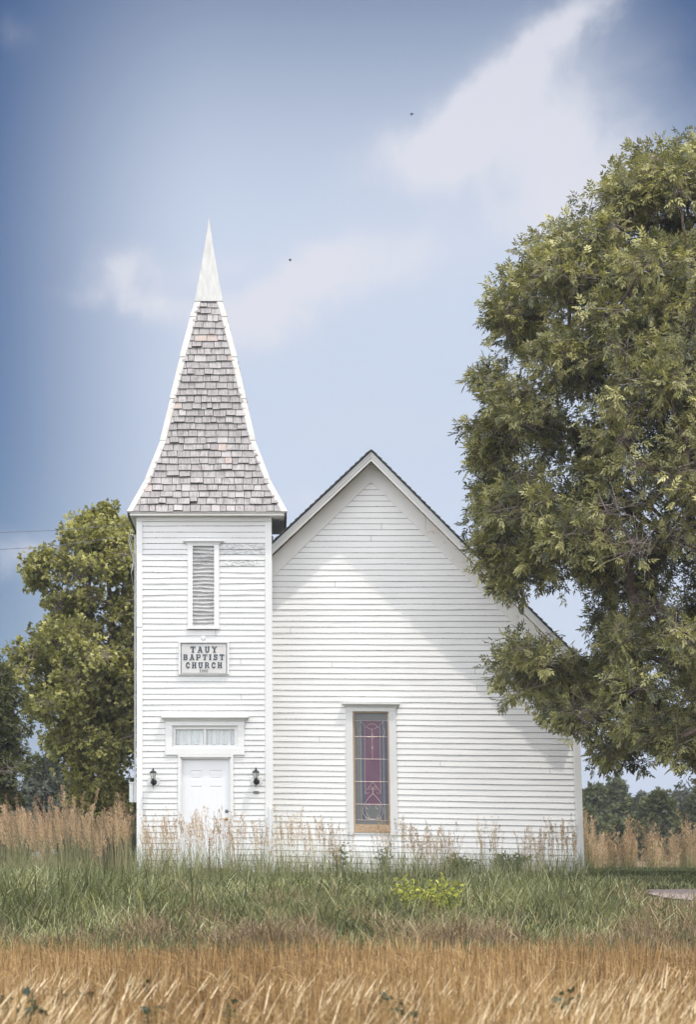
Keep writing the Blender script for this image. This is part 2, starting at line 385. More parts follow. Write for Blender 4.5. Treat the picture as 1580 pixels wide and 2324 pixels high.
# ================================================================ CHURCH
church = empty('church', (0, 0, 0), 'white clapboard country church with shingled steeple tower and gabled nave', 'church')
TY = 0.0; NY = 0.9; TD = 2.58                      # tower front plane, nave front plane, tower depth
def lean(px, py):                                   # the old nave wall leans and sags to the right
    k = max(0, (px-640)/680); d = max(0, py-1600)
    return px + .044*k*d, py + max(0, px-640)*.018*min(1, max(0, (py-1400)/520))
from math import sin, cos
def sn(*a): return sin(a[0]*1.7+1.3*a[-1])+.6*sin(a[0]*4.1+2.1*a[-1])+.35*sin(a[0]*9.3+.7*a[-1])
def siding(name, y, rows, lf, rf, holes, mat, wobble, wf=None, wearfn=None, seg=22):
    """rows: list of row bottom py's (top to bottom); lf/rf(py) -> px limits"""
    mb = MB(); seed = random.random()*50
    wv = [wobble(i) if callable(wobble) else wobble for i in range(len(rows))]
    for i in range(1, len(rows)):
        t_, b_ = rows[i-1], rows[i]; mid = (t_+b_)/2
        L, R = lf(mid), rf(mid)
        if R-L < 2: continue
        segs = [(L, R)]
        cuts = [(h[0], h[1]) for h in holes if h[2] < mid < h[3]]
        if random.random() < .22 and R-L > 150:
            j = random.uniform(L+40, R-40); cuts.append((j, j+.6))
        for a, b in cuts:
            ns = []
            for s0, s1 in segs:
                if b <= s0 or a >= s1: ns.append((s0, s1)); continue
                if a > s0: ns.append((s0, a))
                if b < s1: ns.append((b, s1))
            segs = ns
        for s0, s1 in segs:
            n = max(1, int((s1-s0)/seg)); vs = []; uvs = []; rr = random.random()
            thk = random.uniform(.0125, .0165)
            for k in range(n+1):
                px = s0+(s1-s0)*k/n
                zb = wv[i]*sn(px*.008, i*3.3+seed); zt = wv[i-1]*sn(px*.008, (i-1)*3.3+seed)
                f_ = wf or (lambda a, b: (a, b))
                pb = W(*f_(px, b_+zb), y); pt = W(*f_(px, t_+zt-.8), y)
                tk = thk+.0012*sn(px*.012, i*1.7)+ (.004*abs(sn(px*.011, i)) if wv[i] > .5 else 0)
                vs += [(pb.x, y-tk, pb.z), (pt.x, y-.003, pt.z), (pb.x, y+.004, pb.z)]
                uvs += [(pb.x, 0), (pt.x, 1), (pb.x, .1)]
            fs = []
            for k in range(n):
                a = k*3; fs += [(a, a+3, a+4, a+1), (a+2, a+5, a+3, a)]
            mb.add(vs, fs, uvs=uvs, rnd=rr, wear=(wearfn((s0+s1)/2, mid) if wearfn else random.uniform(0, .12)))
    return mb.build(name, mat, church)

# ---- tower body
HOLES_T = [(431, 491, 1231, 1424), (384, 546, 1642, 1702), (408, 524.5, 1706, 1995)]
rows_t = [1181]+[1181+ i*13.05 + random.uniform(-1.2, 1.2) for i in range(1, 16)]
while rows_t[-1] < 1992: rows_t.append(rows_t[-1]+random.choice([12.2, 12.7, 13.3, 13.9]))
def wear_t(px, py):
    if px > 500 and 1232 < py < 1258: return .50+.08*sin(px)
    if px > 500 and 1270 < py < 1284: return .55
    if px > 500 and 1290 < py < 1345: return .24
    if px < 430 and 1300 < py < 1400: return .22
    if 1340 < py < 1430: return .24
    if 1540 < py < 1580: return .27
    if 1596 < py < 1626: return .33
    return random.uniform(0, .1)
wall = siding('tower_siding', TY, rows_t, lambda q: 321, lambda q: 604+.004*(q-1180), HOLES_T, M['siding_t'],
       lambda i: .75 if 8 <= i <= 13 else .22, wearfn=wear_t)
# core walls of the tower (3 other sides with their own clapboards)
tl = W(309.5, 0, TY).x; trr = W(616.5, 0, TY).x; zt = W(0, 1163, TY).z
mb = MB()
zz = [zt-.108*i for i in range(int(zt/.108)+2)]
for side in ('left', 'right', 'back'):
    for i in range(1, len(zz)):
        a, b = zz[i-1], zz[i]; k = .014; rr = random.random()
        if side == 'left': q = [(tl+.014-k-.01, .06, b), (tl+.014-.003, .06, a), (tl+.014-k-.01, TD, b), (tl+.014-.003, TD, a), (tl+.02, .06, b), (tl+.02, TD, b)]
        elif side == 'right': q = [(trr-.004+.01, .06, b), (trr-.011, .06, a), (trr-.004+.01, TD, b), (trr-.011, TD, a), (trr-.02, .06, b), (trr-.02, TD, b)]
        else: q = [(tl+.03, TD+.014, b), (tl+.03, TD, a), (trr-.03, TD+.014, b), (trr-.03, TD, a), (tl+.03, TD, b), (trr-.03, TD, b)]
        mb.add(q, [(0, 2, 3, 1), (4, 5, 2, 0)], uvs=[(0, 0), (0, 1), (2.5, 0), (2.5, 1), (0, .1), (2.5, .1)], rnd=rr, wear=.05)
mb.build('side_siding', M['siding_t'], church)
mb = MB()                                           # trim on the tower: frieze, corner boards
for (a, b, c_, d_) in ((309, 1183, 322.5, 1423), (309.4, 1424, 323, 1990)):
    mb = MB(); mb.rect(a, b, c_, d_, TY-.030, TY+.08); mb.build('corner_board', M['trim'], church, .003)
mb = MB(); mb.prism([(602.5, 1990+0), (621, 1990), (616.5, 1183), (601.5, 1183)], TY-.030, TY+.08); mb.build('corner_board', M['trim'], church, .003)
mb = MB(); mb.rect(309, 1166.5, 616.5, 1182.7, TY-.033, TY+.04); mb.build('frieze_board', M['trim'], church, .003)
for xx in (tl-.026, trr+.0):
    mb = MB(); mb.box((xx, TD-.14, 0), (xx+.03, TD+.02, zt-.15)); mb.build('corner_board', M['trim'], church, .003)

# ---- steeple
SCY = TD/2; SCX = (474-X0)/F*(D+SCY)
def prof(px, py):                                    # half width and height of the front face corner from its photo position
    w = .5
    for _ in range(30): w = abs((px-X0)*(D+SCY-w)/F - SCX)
    return w, ZC-(py-H0)*(D+SCY-w)/F
lp = [(444.2, 683), (434.5, 716), (408, 807.5), (384, 902), (361.7, 997), (327.6, 1085), (286.5, 1159.5)]
rp = [(498, 683), (508.2, 716), (528.5, 807.5), (548, 902), (568, 997), (601, 1085), (640.5, 1159.5)]
kn = []
for a, b in zip(lp, rp):
    wa, za = prof(*a); wb, zb_ = prof(*b); kn.append(((wa+wb)/2, (za+zb_)/2))
ztop = ZC-(500-H0)*(D+SCY)/F
ZS = [k[1] for k in kn][::-1]; WS = [k[0] for k in kn][::-1]
def hw(z): return float(np.interp(z, ZS, WS))
def rot4(k, x, y, z):                                # k=0 faces the viewer (-y)
    for _ in range(k): x, y = -y, x
    return (SCX+x, SCY+y, z)
mb = MB()
for k in range(4):
    for i in range(len(ZS)-1):
        w0, w1 = WS[i]-.012, WS[i+1]-.012; z0, z1 = ZS[i], ZS[i+1]
        mb.add([rot4(k, -w0, -w0, z0), rot4(k, w0, -w0, z0), rot4(k, w1, -w1, z1), rot4(k, -w1, -w1, z1)], [(0, 1, 2, 3)])
steeple = mb.build('steeple', M['roofdark'], church)
# shingles: every one its own thin wedge, in one part
mb = MB(); z_e = ZS[0]; z_c = ZS[-1]
nr = 31; zr = [z_e+(z_c-z_e)*i/nr for i in range(nr+1)]
for k in range(4):
    for i in range(nr):
        z0, z1 = zr[i]-(.0 if i else .012), zr[i+1]+.05
        wb = hw(zr[i]); x = -wb-random.uniform(0, .12)
        while x < wb:
            ww = random.choice([.11, .14, .17, .19, .21, .24]); j0 = random.gauss(0, .007); j1 = j0+random.gauss(0, .004)
            if random.random() < .06: j0 += .02; j1 += .02
            xa, xb = x+.005, x+ww-.005; x += ww
            xa_, xb_ = max(xa, -wb+.03), min(xb, wb-.03)
            if xb_-xa_ < .02: continue
            w1 = hw(min(z1, z_c)); lift = random.uniform(.030, .048)
            def cl(v, w): return max(-w+.03, min(w-.03, v))
            zz1 = min(z1, z_c)
            q = [rot4(k, xa_, -wb-lift, z0+j0), rot4(k, xb_, -wb-lift, z0+j1), rot4(k, cl(xb_, w1), -w1-.004, zz1), rot4(k, cl(xa_, w1), -w1-.004, zz1),
                 rot4(k, xa_, -wb+.0, z0+j0), rot4(k, xb_, -wb+.0, z0+j1)]
            ou = random.random()*20
            mb.add(q, [(0, 1, 2, 3), (4, 5, 1, 0), (4, 0, 3), (5, 2, 1)], uvs=[(ou, 0), (ou+ww, 0), (ou+ww, .2), (ou, .2), (ou, -.01), (ou+ww, -.01)], rnd=random.random())
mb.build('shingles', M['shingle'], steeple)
# painted metal hips in short lengths
for k in range(4):
    mb = MB(); n = len(ZS); fw = .105
    for i in range(n-1):
        for sgn in (1, -1):                          # strip on the face left of the hip and right of it
            w0, w1, z0, z1 = WS[i], WS[i+1], ZS[i], ZS[i+1]
            o0, o1 = .040+random.uniform(0, .004), .030
            ex = -.012 if i == 0 else -.02
            sl = (w0-w1)/(z1-z0); w0e = w0+sl*(-ex)
            a = fw*random.uniform(.96, 1.05)
            def pt(w, z, inset, off):
                u = -(w+off)+inset; v = -(w+off)
                return rot4(k, u, v, z) if sgn == 1 else rot4(k, v, u, z)
            in1 = min(a, w1*.52)
            q = [pt(w0e, z0+ex, 0, o0), pt(w0e, z0+ex, a, o0), pt(w1, z1, in1, o1), pt(w1, z1, 0, o1),
                 pt(w0e, z0+ex, 0, o0-.012), pt(w0e, z0+ex, a, o0-.03), pt(w1, z1, in1, o1-.03), pt(w1, z1, 0, o1-.012)]
            fs = [(0, 1, 2, 3), (1, 5, 6, 2), (0, 4, 5, 1)]
            if sgn == -1: fs = [tuple(reversed(f)) for f in fs]
            mb.add(q, fs, rnd=random.random())
    mb.build('hip_flashing', M['flash'], steeple)
mb = MB(); w = WS[-1]+.045; zc = z_c-.015
qs = [(-w, -w), (w, -w), (w, w), (-w, w)]; lv = [(1, zc), (1.0, zc+.01), (.62, zc+(ztop-zc)*.36), (.30, zc+(ztop-zc)*.69), (.035, ztop-.02), (.02, ztop+.05)]
vs = [rot4(0, q[0]*s_, q[1]*s_, z) for s_, z in lv for q in qs]
mb.add(vs, [(4*i+j, 4*i+(j+1)%4, 4*i+4+(j+1)%4, 4*i+4+j) for i in range(len(lv)-1) for j in range(4)]+[(3, 2, 1, 0)])
mb.build('spire_cap', M['metal'], steeple, .004)
# eave: soffit slab, crown moulding
we = WS[0]
mb = MB(); a, b = SCX-we-.02, SCX+we+.02
mb.box((a, SCY-we-.02, z_e-.035), (b, SCY+we+.02, z_e-.014)); mb.build('drip_edge', M['flash'], steeple)
mb = MB(); mb.box((a+.03, SCY-we+.01, z_e-.085), (b-.03, SCY+we-.01, z_e-.037)); mb.build('soffit', M['rust'], steeple, .004)
mb = MB()
for k in range(4):
    wI = (trr-tl)/2+.03; cxo = (trr+tl)/2-SCX
    q = []
    for (wd, z) in ((we-.06, z_e-.087), (wI+.02, zt-.04)):
        q += [rot4(k, -wd, -wd, z), rot4(k, wd, -wd, z)]
    mb.add(q, [(2, 3, 1, 0)])
mb.build('crown_moulding', M['trim'], steeple)
# ragged dark shingle ends under the side eaves
for sx_ in (-1, 1):
    mb = MB(); y = SCY-we+.02
    while y < SCY+we-.05:
        l = random.uniform(.10, .2); mb.box((SCX+sx_*(we+.022), y, z_e-.03-random.uniform(.03, .07)), (SCX+sx_*(we+.036), y+l-.01, z_e+.01)); y += l
    mb.build('shingle_ends', M['roofdark'], steeple)

# ---- hood helper
def hood(name, x0, x1, ytop, ybot, inx0, inx1, y, parent, wf=None, mat=None, proj=.11):
    mb = MB(); f_ = wf or (lambda a, b: (a, b))
    th = (ybot-ytop)*.3
    mb.prism([(x0, ytop+th), (x1, ytop+th), (x1, ytop), (x0, ytop)], y-proj, y, wf)
    fr = [W(*f_(x0+1.5, ytop+th+.01), y-proj), W(*f_(x1-1.5, ytop+th+.01), y-proj), W(*f_(inx1, ybot), y-.045), W(*f_(inx0, ybot), y-.045)]
    md = [(fr[0]+fr[3])/2+Vector((.012, .012, 0)), (fr[1]+fr[2])/2+Vector((-.012, .012, 0))]
    vs = fr[:2]+md[::-1]+fr[2:]
    vs = [fr[0], fr[1], md[1], md[0], fr[2], fr[3]]+[Vector((v.x, y, v.z)) for v in (fr[0], fr[1], md[1], md[0], fr[2], fr[3])]
    mb.add(vs, [(3, 2, 1, 0), (5, 4, 2, 3), (0, 6, 9, 3), (3, 9, 11, 5), (1, 2, 8, 7), (2, 4, 10, 8), (5, 11, 10, 4)], wear=.1)
    return mb.build(name, mat or M['trim'], parent, .002)

# ---- belfry louvre
mb = MB()
for (a, b, c_, d_) in ((425.5, 1236, 437, 1421), (485.5, 1236, 497.3, 1421)): mb.rect(a, b, c_, d_, TY-.038, TY+.03)
mb.rect(425, 1231, 497.6, 1238.5, TY-.036, TY+.03); mb.rect(424.5, 1421, 497.8, 1427.5, TY-.055, TY+.03)
louvre = mb.build('louvre', M['trim'], church, .003)
hood('hood', 415.5, 507.5, 1225.5, 1234.5, 423, 499.5, TY, louvre, proj=.08)
mb = MB(); py = 1243
while py < 1421:                                     # warped slats, 20 of them
    vs = []; n = 6; tl_ = random.uniform(-1.2, 1.2); am = random.uniform(.3, 1.1); ph = random.random()*6
    for k in range(n+1):
        px = 436+50*k/n; wob = am*sin(ph+k*.9)+tl_*(k/n-.5)*1.5
        a = W(px, py+wob+2.6, TY+.004); b = W(px, py+wob-4.4, TY+.075)
        vs += [a, b, a+Vector((0, .004, -.012)), b+Vector((0, 0, -.012))]
    fs = []
    for k in range(n):
        a = k*4; fs += [(a, a+4, a+5, a+1), (a+2, a+6, a+4, a), (a+3, a+7, a+6, a+2)]
    mb.add(vs, fs, wear=random.uniform(.1, .45)); py += 8.75
mb.build('slats', M['slat'], louvre)
mb = MB(); mb.rect(437, 1239, 485.5, 1421, TY-.008, TY-.0075); mb.build('wire_screen', M['screen'], louvre)
mb = MB(); mb.box(W(425, 1230, TY+.12), W(497, 1430, TY+.5)); mb.build('dark_interior', M['dark'], louvre)

# ---- transom window over the door
mb = MB()
mb.rect(375, 1637, 554.5, 1646.7, TY-.036, TY+.03)
mb.rect(375.2, 1646.7, 390.5, 1698, TY-.034, TY+.03); mb.rect(539, 1646.7, 554.3, 1698, TY-.034, TY+.03)
mb.rect(374.5, 1698, 555, 1713.2, TY-.042, TY+.03, wear=.12)
tran = mb.build('transom_window', M['trim'], church, .003)
hood('hood', 365.5, 564.8, 1625, 1637, 374, 556, TY, tran, proj=.125)
mb = MB()
mb.rect(390.4, 1646.8, 539.1, 1655.3, TY+.012, TY+.05); mb.rect(390.4, 1690.7, 539.1, 1698, TY+.010, TY+.05)
mb.rect(390.4, 1655.3, 398, 1690.7, TY+.012, TY+.05); mb.rect(531.4, 1655.3, 539.1, 1690.7, TY+.012, TY+.05)
mb.rect(462.6, 1655.3, 467.2, 1690.7, TY+.014, TY+.05)
mb.build('sash', M['trim'], tran, .003)
mb = MB(); mb.rect(397, 1654, 532, 1692, TY+.032, TY+.034); mb.build('pane', M['pane'], tran)
for x0, x1 in ((399, 463.5), (466, 531)):
    mb = MB(); n = 60; vs = []
    for k in range(n+1):
        px = x0+(x1-x0)*k/n; yy = TY+.075+.018*sin(px*.42)+.010*sin(px*1.1+1)
        q = [W(px, pyy, yy) for pyy in (1652, 1670, 1690.5-(1.2*sin(px*.3)))]
        q[0].y = TY+.07+.006*sin(px*.9); vs += q
    mb.add(vs, [f for k in range(n) for f in ((3*k+1, 3*k+4, 3*k+3, 3*k), (3*k+2, 3*k+5, 3*k+4, 3*k+1))])
    mb.build('curtain', M['curtain'], tran, smooth=True)
mb = MB(); mb.box(W(385, 1642, TY+.13), W(546, 1702, TY+.6)); mb.build('dark_interior', M['dark'], tran)

# ---- door
mb = MB(); DZ = TY+.045
lx, rx_, ty, by = 412.4, 520.5, 1721.6, 1972
panels = [(431.5, 1748, 459, 1769.5), (475.5, 1748, 503, 1769.5), (431.5, 1783.5, 459, 1863), (475.5, 1783.5, 503, 1863), (431.5, 1884.5, 459, 1955), (475.5, 1884.5, 503, 1955)]
cx_ = [lx, 431.5, 459, 475.5, 503, rx_]; cyy = [ty, 1748, 1769.5, 1783.5, 1863, 1884.5, 1955, by]
for i in range(5):
    for j in range(7):
        if i in (1, 3) and j in (1, 3, 5): continue
        a, b = W(cx_[i], cyy[j], DZ), W(cx_[i+1], cyy[j+1], DZ)
        mb.add([(a.x, DZ, b.z), (b.x, DZ, b.z), (b.x, DZ, a.z), (a.x, DZ, a.z)], [(0, 1, 2, 3)])
for (a, b, c_, d_) in panels:
    lv = [(0, 0), (1.6, .006), (3.6, .006), (6.2, .001)]
    rings = []
    for ins, dep in lv:
        rings.append([W(a+ins, d_-ins, DZ), W(c_-ins, d_-ins, DZ), W(c_-ins, b+ins, DZ), W(a+ins, b+ins, DZ)])
        for q in rings[-1]: q.y = DZ+dep
    vs = [q for r in rings for q in r]
    mb.add(vs, [(4*i+j, 4*i+(j+1)%4, 4*i+4+(j+1)%4, 4*i+4+j) for i in range(3) for j in range(4)]+[(12, 13, 14, 15)])
door = mb.build('door', M['door'], church)
mb = MB()
for (a, b, c_, d_, e) in ((403.5, 1713.2, 409.5, 1990, .04), (523.4, 1713.2, 529.4, 1990, .04), (403.5, 1713.4, 529.4, 1718.3, .043)): mb.rect(a, b, c_, d_, TY-e, TY+.05)
for (a, b, c_, d_) in ((409.5, 1718.3, 412.5, 1990), (520.4, 1718.3, 523.4, 1990), (409.5, 1718.3, 523.4, 1721.7)): mb.rect(a, b, c_, d_, TY-.018, TY+.06)
mb.build('door_frame', M['trim'], door, .003)
mb = MB(); mb.rect(410, 1970, 523, 1976, TY-.05, TY+.05); mb.build('threshold', M['steel'], door, .003)
mb = MB(); q = W(514.2, 1841, DZ-.002)
mb.lathe(q, [(.032, 0), (.034, .006), (.028, .014), (.016, .018), (.014, .022)], 18, 'y'); mb.build('deadbolt', M['steel'], door, smooth=False)
mb = MB(); q = W(513, 1858.5, DZ-.002)
mb.lathe(q, [(.032, 0), (.033, .006), (.02, .014), (.012, .02), (.012, .045)], 16, 'y')
mb.tube([q+Vector((0, -.045, 0)), q+Vector((-.03, -.05, .003)), q+Vector((-.075, -.048, .002)), q+Vector((-.12, -.045, -.004))], [.011, .010, .008, .009], 8)
mb.build('handle', M['brass'], door, smooth=False)
mb = MB(); mb.box(W(400, 1712, TY+.08), W(532, 1992, TY+.2)); mb.build('dark_interior', M['dark'], door)

# ---- nave
APX = 842.7
def Lr(px, y0, sl, sr): return y0+(APX-px)*sl if px < APX else y0+(px-APX)*sr
rows_n = [1093-8+13.0*i for i in range(70)]; rows_n = [r+random.uniform(-.5, .5) for r in rows_n if r < 1990]
HN = [(791, 891, 1602, 1880)]
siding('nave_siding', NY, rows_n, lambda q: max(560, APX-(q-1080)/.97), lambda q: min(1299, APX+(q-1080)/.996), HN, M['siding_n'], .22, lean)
mb = MB(); mb.prism([(1296.5, 1975), (1312, 1975), (1311.5, 1470), (1296, 1470)], NY-.035, NY+.1, lean); mb.build('corner_board', M['trim'], church, .003)
# rake frieze on the wall, in two lengths on the right
def rake(name, xs_, top, bot, yf, yb, mat, bev=.002, wear=0):
    mb = MB()
    for a, b in xs_:
        def P_(x, tb): return (x, Lr(x, tb[0], tb[1], tb[2]))
        pts = [P_(a, bot), P_(b, bot), P_(b, top), P_(a, top)]
        mb.prism(pts, yf, yb, wear=wear)
    return mb.build(name, mat, church, bev)
rake('frieze_board', [(600, APX)], (1040, .945, 1), (1093, .97, .996), NY-.030, NY+.01, M['rust'], wear=.1)
rake('frieze_board', [(APX+.2, 966)], (1040, .945, 1), (1093, .97, .996), NY-.030, NY+.01, M['rust'], wear=.15)
rake('frieze_board', [(966.7, 1312)], (1040, .945, 1), (1093, .97, .996), NY-.032, NY+.01, M['rust'], wear=.35)
rake('drip_stain', [(600, APX)], (1043, .945, 1), (1049.5, .95, 1), NY-.034, NY-.028, M['ruststain'], 0)
rake('drip_stain', [(APX+.2, 1312)], (1043, .945, 1), (1049.5, .95, .995), NY-.036, NY-.028, M['ruststain'], 0)
for xs_, nm in (([(560, APX)], 'l'), ([(APX+.05, 1343)], 'r')):
    rake('rake_fascia', xs_, (1035.5, .94, .994), (1046, .94, .994), NY-.40, NY-.36, M['rust'], wear=.05)
    rake('rake_moulding', xs_, (1029, .937, .996), (1037, .939, .996), NY-.425, NY-.385, M['trim'])
    rake('rake_moulding', xs_, (1022.5, .936, .998), (1030, .937, .997), NY-.445, NY-.39, M['trim'])
# roof: two slabs, ragged shingle courses on the verge
RB = 13.0
mb = MB()
for sg in (-1, 1):
    ex = 318 if sg < 0 else 1352; sl = .936 if sg < 0 else .998
    a0 = W(APX, 1020.5, NY-.46); a1 = W(ex, Lr(ex, 1020.5, .936, .998), NY-.46)
    th = .035
    vs = [a0, a1, a1-Vector((0, 0, th)), a0-Vector((0, 0, th))]; vs += [Vector((v.x, RB, v.z)) for v in vs]
    fs = [(0, 1, 2, 3), (0, 4, 5, 1), (1, 5, 6, 2), (3, 2, 6, 7), (4, 7, 6, 5)]
    if sg > 0: fs = [tuple(reversed(f)) for f in fs]
    mb.add(vs, fs)
    L = (a1-a0); n = int(L.length/.13)
    for k in range(n):
        p0 = a0+L*(k/n); p1 = a0+L*((k+1)/n); up = Vector((L.z, 0, -L.x)).normalized()*(-1 if sg < 0 else 1)
        if up.z < 0: up = -up
        j = random.uniform(0, .02)
        y0 = NY-.475-random.uniform(0, .02); ext = L.normalized()*.01
        q = [p0+up*.006, p1+up*(.026)+ext, p1+up*.001+ext, p0-up*.001]
        vs = [Vector((v.x, y0, v.z)) for v in q]+[Vector((v.x, RB, v.z)) for v in q]
        f2 = [(0, 1, 2, 3), (0, 4, 5, 1), (1, 5, 6, 2)]
        if sg > 0: f2 = [tuple(reversed(f)) for f in f2]
        mb.add(vs, f2)
mb.build('roof', M['roofdark'], church)
# soffit under the verge and nave body
mb = MB()
for sg in (-1, 1):
    ex = 560 if sg < 0 else 1340
    a = W(APX, 1033, NY-.39); b = W(ex, Lr(ex, 1033, .94, .995), NY-.39)
    q = [a, b, Vector((b.x, NY+.02, b.z)), Vector((a.x, NY+.02, a.z))]
    q2 = [v+Vector((0, 0, .02)) for v in q]
    mb.add(q+q2, [(0, 1, 2, 3), (7, 6, 5, 4), (0, 4, 5, 1), (1, 5, 6, 2)])
mb.build('soffit', M['rust'], church)
xl = W(386, 0, NY).x; xr = W(1309, 0, NY).x; ze = W(1309, 1500, NY).z
mb = MB(); ap = W(APX, 1050, NY)
mb.add([(xl+.05, NY+.25, 0), (xr-.05, NY+.25, 0), (xr-.05, NY+.25, ze-.1), (ap.x, NY+.25, ap.z-.05), (xl+.05, NY+.25, ze-.1),
        (xl+.05, RB-.3, 0), (xr-.05, RB-.3, 0), (xr-.05, RB-.3, ze-.1), (ap.x, RB-.3, ap.z-.05), (xl+.05, RB-.3, ze-.1)],
       [(4, 3, 2, 1, 0), (5, 6, 7, 8, 9), (0, 5, 9, 4), (1, 2, 7, 6)])
mb.build('inner_wall', M['dark'], church)
mb = MB(); zz = [ze-.11*i for i in range(int(ze/.11)+3)]
for i in range(1, len(zz)):
    a, b = zz[i-1], zz[i]
    for s_, xx in ((1, xr), (-1, xl)):
        q = [(xx+.012*s_, NY+.05, b), (xx, NY+.05, a), (xx+.012*s_, RB-.3, b), (xx, RB-.3, a), (xx-.01*s_, NY+.05, b), (xx-.01*s_, RB-.3, b)]
        fs = [(0, 2, 3, 1), (4, 5, 2, 0)]
        if s_ < 0: fs = [tuple(reversed(f)) for f in fs]
        mb.add(q, fs, uvs=[(0, 0), (0, 1), (9, 0), (9, 1), (0, .1), (9, .1)], wear=.05)
mb.add([(xl, RB-.3, 0), (xr, RB-.3, 0), (xr, RB-.3, ze), (ap.x, RB-.3, ap.z), (xl, RB-.3, ze)], [(0, 1, 2, 3, 4)], wear=0)
mb.build('side_siding', M['siding_n'], church)
# sill plank at the foot of the walls
mb = MB(); mb.prism([(560, 1998), (1300, 1990), (1300, 1972), (560, 1986)], NY-.03, NY+.1, lean)
mb.build('water_table', M['trim'], church, .003)

# ---- stained glass window
mb = MB()
mb.rect(784.5, 1612.8, 800.5, 1892, NY-.040, NY+.03, lean); mb.rect(882.5, 1612.8, 899, 1892, NY-.040, NY+.03, lean)
mb.rect(784, 1604.5, 899.5, 1613, NY-.042, NY+.03, lean)
win = mb.build('stained_glass_window', M['trim'], church, .003)
hood('hood', 776.5, 907.5, 1593.5, 1604.5, 783, 900.5, NY, win, lean, proj=.12)
mb = MB()
mb.rect(800.5, 1613, 882.5, 1616.5, NY-.005, NY+.05, lean); mb.rect(800.5, 1616.5, 804.6, 1868, NY-.005, NY+.05, lean); mb.rect(879, 1616.5, 882.5, 1868, NY-.005, NY+.05, lean)
mb.prism([(800.5, 1886), (882.5, 1886), (882.5, 1868), (800.5, 1868)], NY-.03, NY+.05, lean)
mb.build('sash', M['oak'], win, .003)
mb = MB(); GYP = NY+.03
hx = [804.6, 818.5, 827, 861.5, 869.5, 879]; hy = [1616.5, 1634, 1670, 1720.5, 1771.5, 1822.5, 1858, 1868]
for i in range(5):
    for j in range(7):
        mi = 0 if (i == 2 and 1 <= j <= 4) else (1 if (i in (1, 3) or (i == 4 and 1 <= j <= 4)) and 1 <= j <= 5 else 2)
        mb.prism([(hx[i], hy[j+1]), (hx[i+1], hy[j+1]), (hx[i+1], hy[j]), (hx[i], hy[j])], GYP, GYP+.006, lean, mi=mi)
mb.build('glass', [M['g_red'], M['g_blue'], M['g_grey']], win)
mb = MB()
def came(pts, r=.0032): mb.tube([W(*lean(*q), GYP-.003) for q in pts], r, 5)
for y_ in hy[1:7]: came([(804.6, y_), (879, y_)], .0045 if 1640 < y_ < 1830 else .003)
for x_ in (818.5, 827, 861.5, 869.5): came([(x_, 1634 if x_ in (818.5, 869.5) else 1648), (x_, 1700), (x_, 1858 if x_ in (818.5, 869.5) else 1800)], .0032)
def el_(cx, cy, rx, ry, a0=0, a1=360, n=18, r=.0034): came([(cx+rx*cos(math.radians(a0+(a1-a0)*k/n)), cy-ry*sin(math.radians(a0+(a1-a0)*k/n))) for k in range(n+1)], r)
el_(844, 1647, 11, 6); el_(844, 1650, 8, 3, 180, 360)
came([(818.5, 1635), (824, 1641), (829, 1648), (835, 1650)]); came([(869.5, 1635), (864, 1641), (859, 1648), (853, 1650)])
el_(868, 1659, 5, 10, -70, 70); el_(819, 1659, 4, 10, 110, 250)
came([(844, 1653), (844, 1720)], .004); came([(833, 1670.5), (855, 1670.5)], .006); came([(844, 1662), (840, 1670), (844, 1679), (848, 1670), (844, 1662)], .003)
el_(844, 1694.5, 2.2, 2.2)
for s_ in (-1, 1):
    came([(844, 1772), (844+s_*5, 1778), (844+s_*9, 1784), (844+s_*14, 1790), (844+s_*16, 1796), (844+s_*12, 1799), (844+s_*9, 1795)])
    came([(844, 1786), (844+s_*5, 1781), (844+s_*10, 1786), (844+s_*8, 1790)]); came([(844, 1790), (844+s_*4, 1786), (844+s_*7, 1790)])
    came([(844, 1798), (844+s_*8, 1806), (844+s_*14, 1814), (844+s_*18, 1820), (844+s_*22, 1832), (844+s_*23, 1842), (844+s_*17, 1852), (844+s_*8, 1856), (844, 1856)], .0042)
    el_(844+s_*11, 1828, 5, 5, 0, 270)
    came([(844+s_*16, 1826), (844+s_*17, 1838), (844+s_*12, 1848), (844+s_*7, 1854)])
came([(844, 1786), (844, 1800)], .006)
mb.build('lead_came', M['lead'], win)
mb = MB(); mb.box(W(792, 1606, NY+.1), W(893, 1888, NY+.2)); mb.build('dark_interior', M['dark'], win)

# ================================================================ fixtures on the church
sign = empty('sign', W(462, 1530, TY-.03), 'framed pale sign with dark slab lettering and a date on the church tower', 'sign')
mb = MB(); SY = TY-.035
for (a, b, c_, d_) in ((405, 1456, 409, 1530.5), (515.6, 1456, 519.6, 1530.5)): mb.rect(a, b, c_, d_, SY-.02, TY-.004)
mb.rect(409, 1456, 515.6, 1458.6, SY-.02, TY-.004); mb.rect(409, 1529, 515.6, 1530.5, SY-.018, TY-.004)
mb.build('frame', M['trim'], sign, .002)
mb = MB(); mb.rect(409, 1458.6, 515.6, 1529, SY+.003, TY-.004); mb.build('panel', M['signbase'], sign)
mb = MB()
for (a, b, c_, d_) in ((410, 1460.6, 411.3, 1528.6), (513.2, 1460.6, 514.5, 1528.6), (411.3, 1460.6, 513.2, 1461.8), (411.3, 1527.4, 513.2, 1528.6)): mb.rect(a, b, c_, d_, SY+.001, SY+.0025)
mb.build('border_line', M['ink'], sign)
def stroke(pts, w): return ('s', pts, w)
def arc(cx, cy, rx, ry, a0, a1, w, n=10): return ('s', [(cx+rx*cos(math.radians(a0+(a1-a0)*k/n)), cy+ry*sin(math.radians(a0+(a1-a0)*k/n))) for k in range(n+1)], w)
def rc(a, b, c_, d_): return ('p', [(a, b), (c_, b), (c_, d_), (a, d_)])
S = .25; H_ = .13
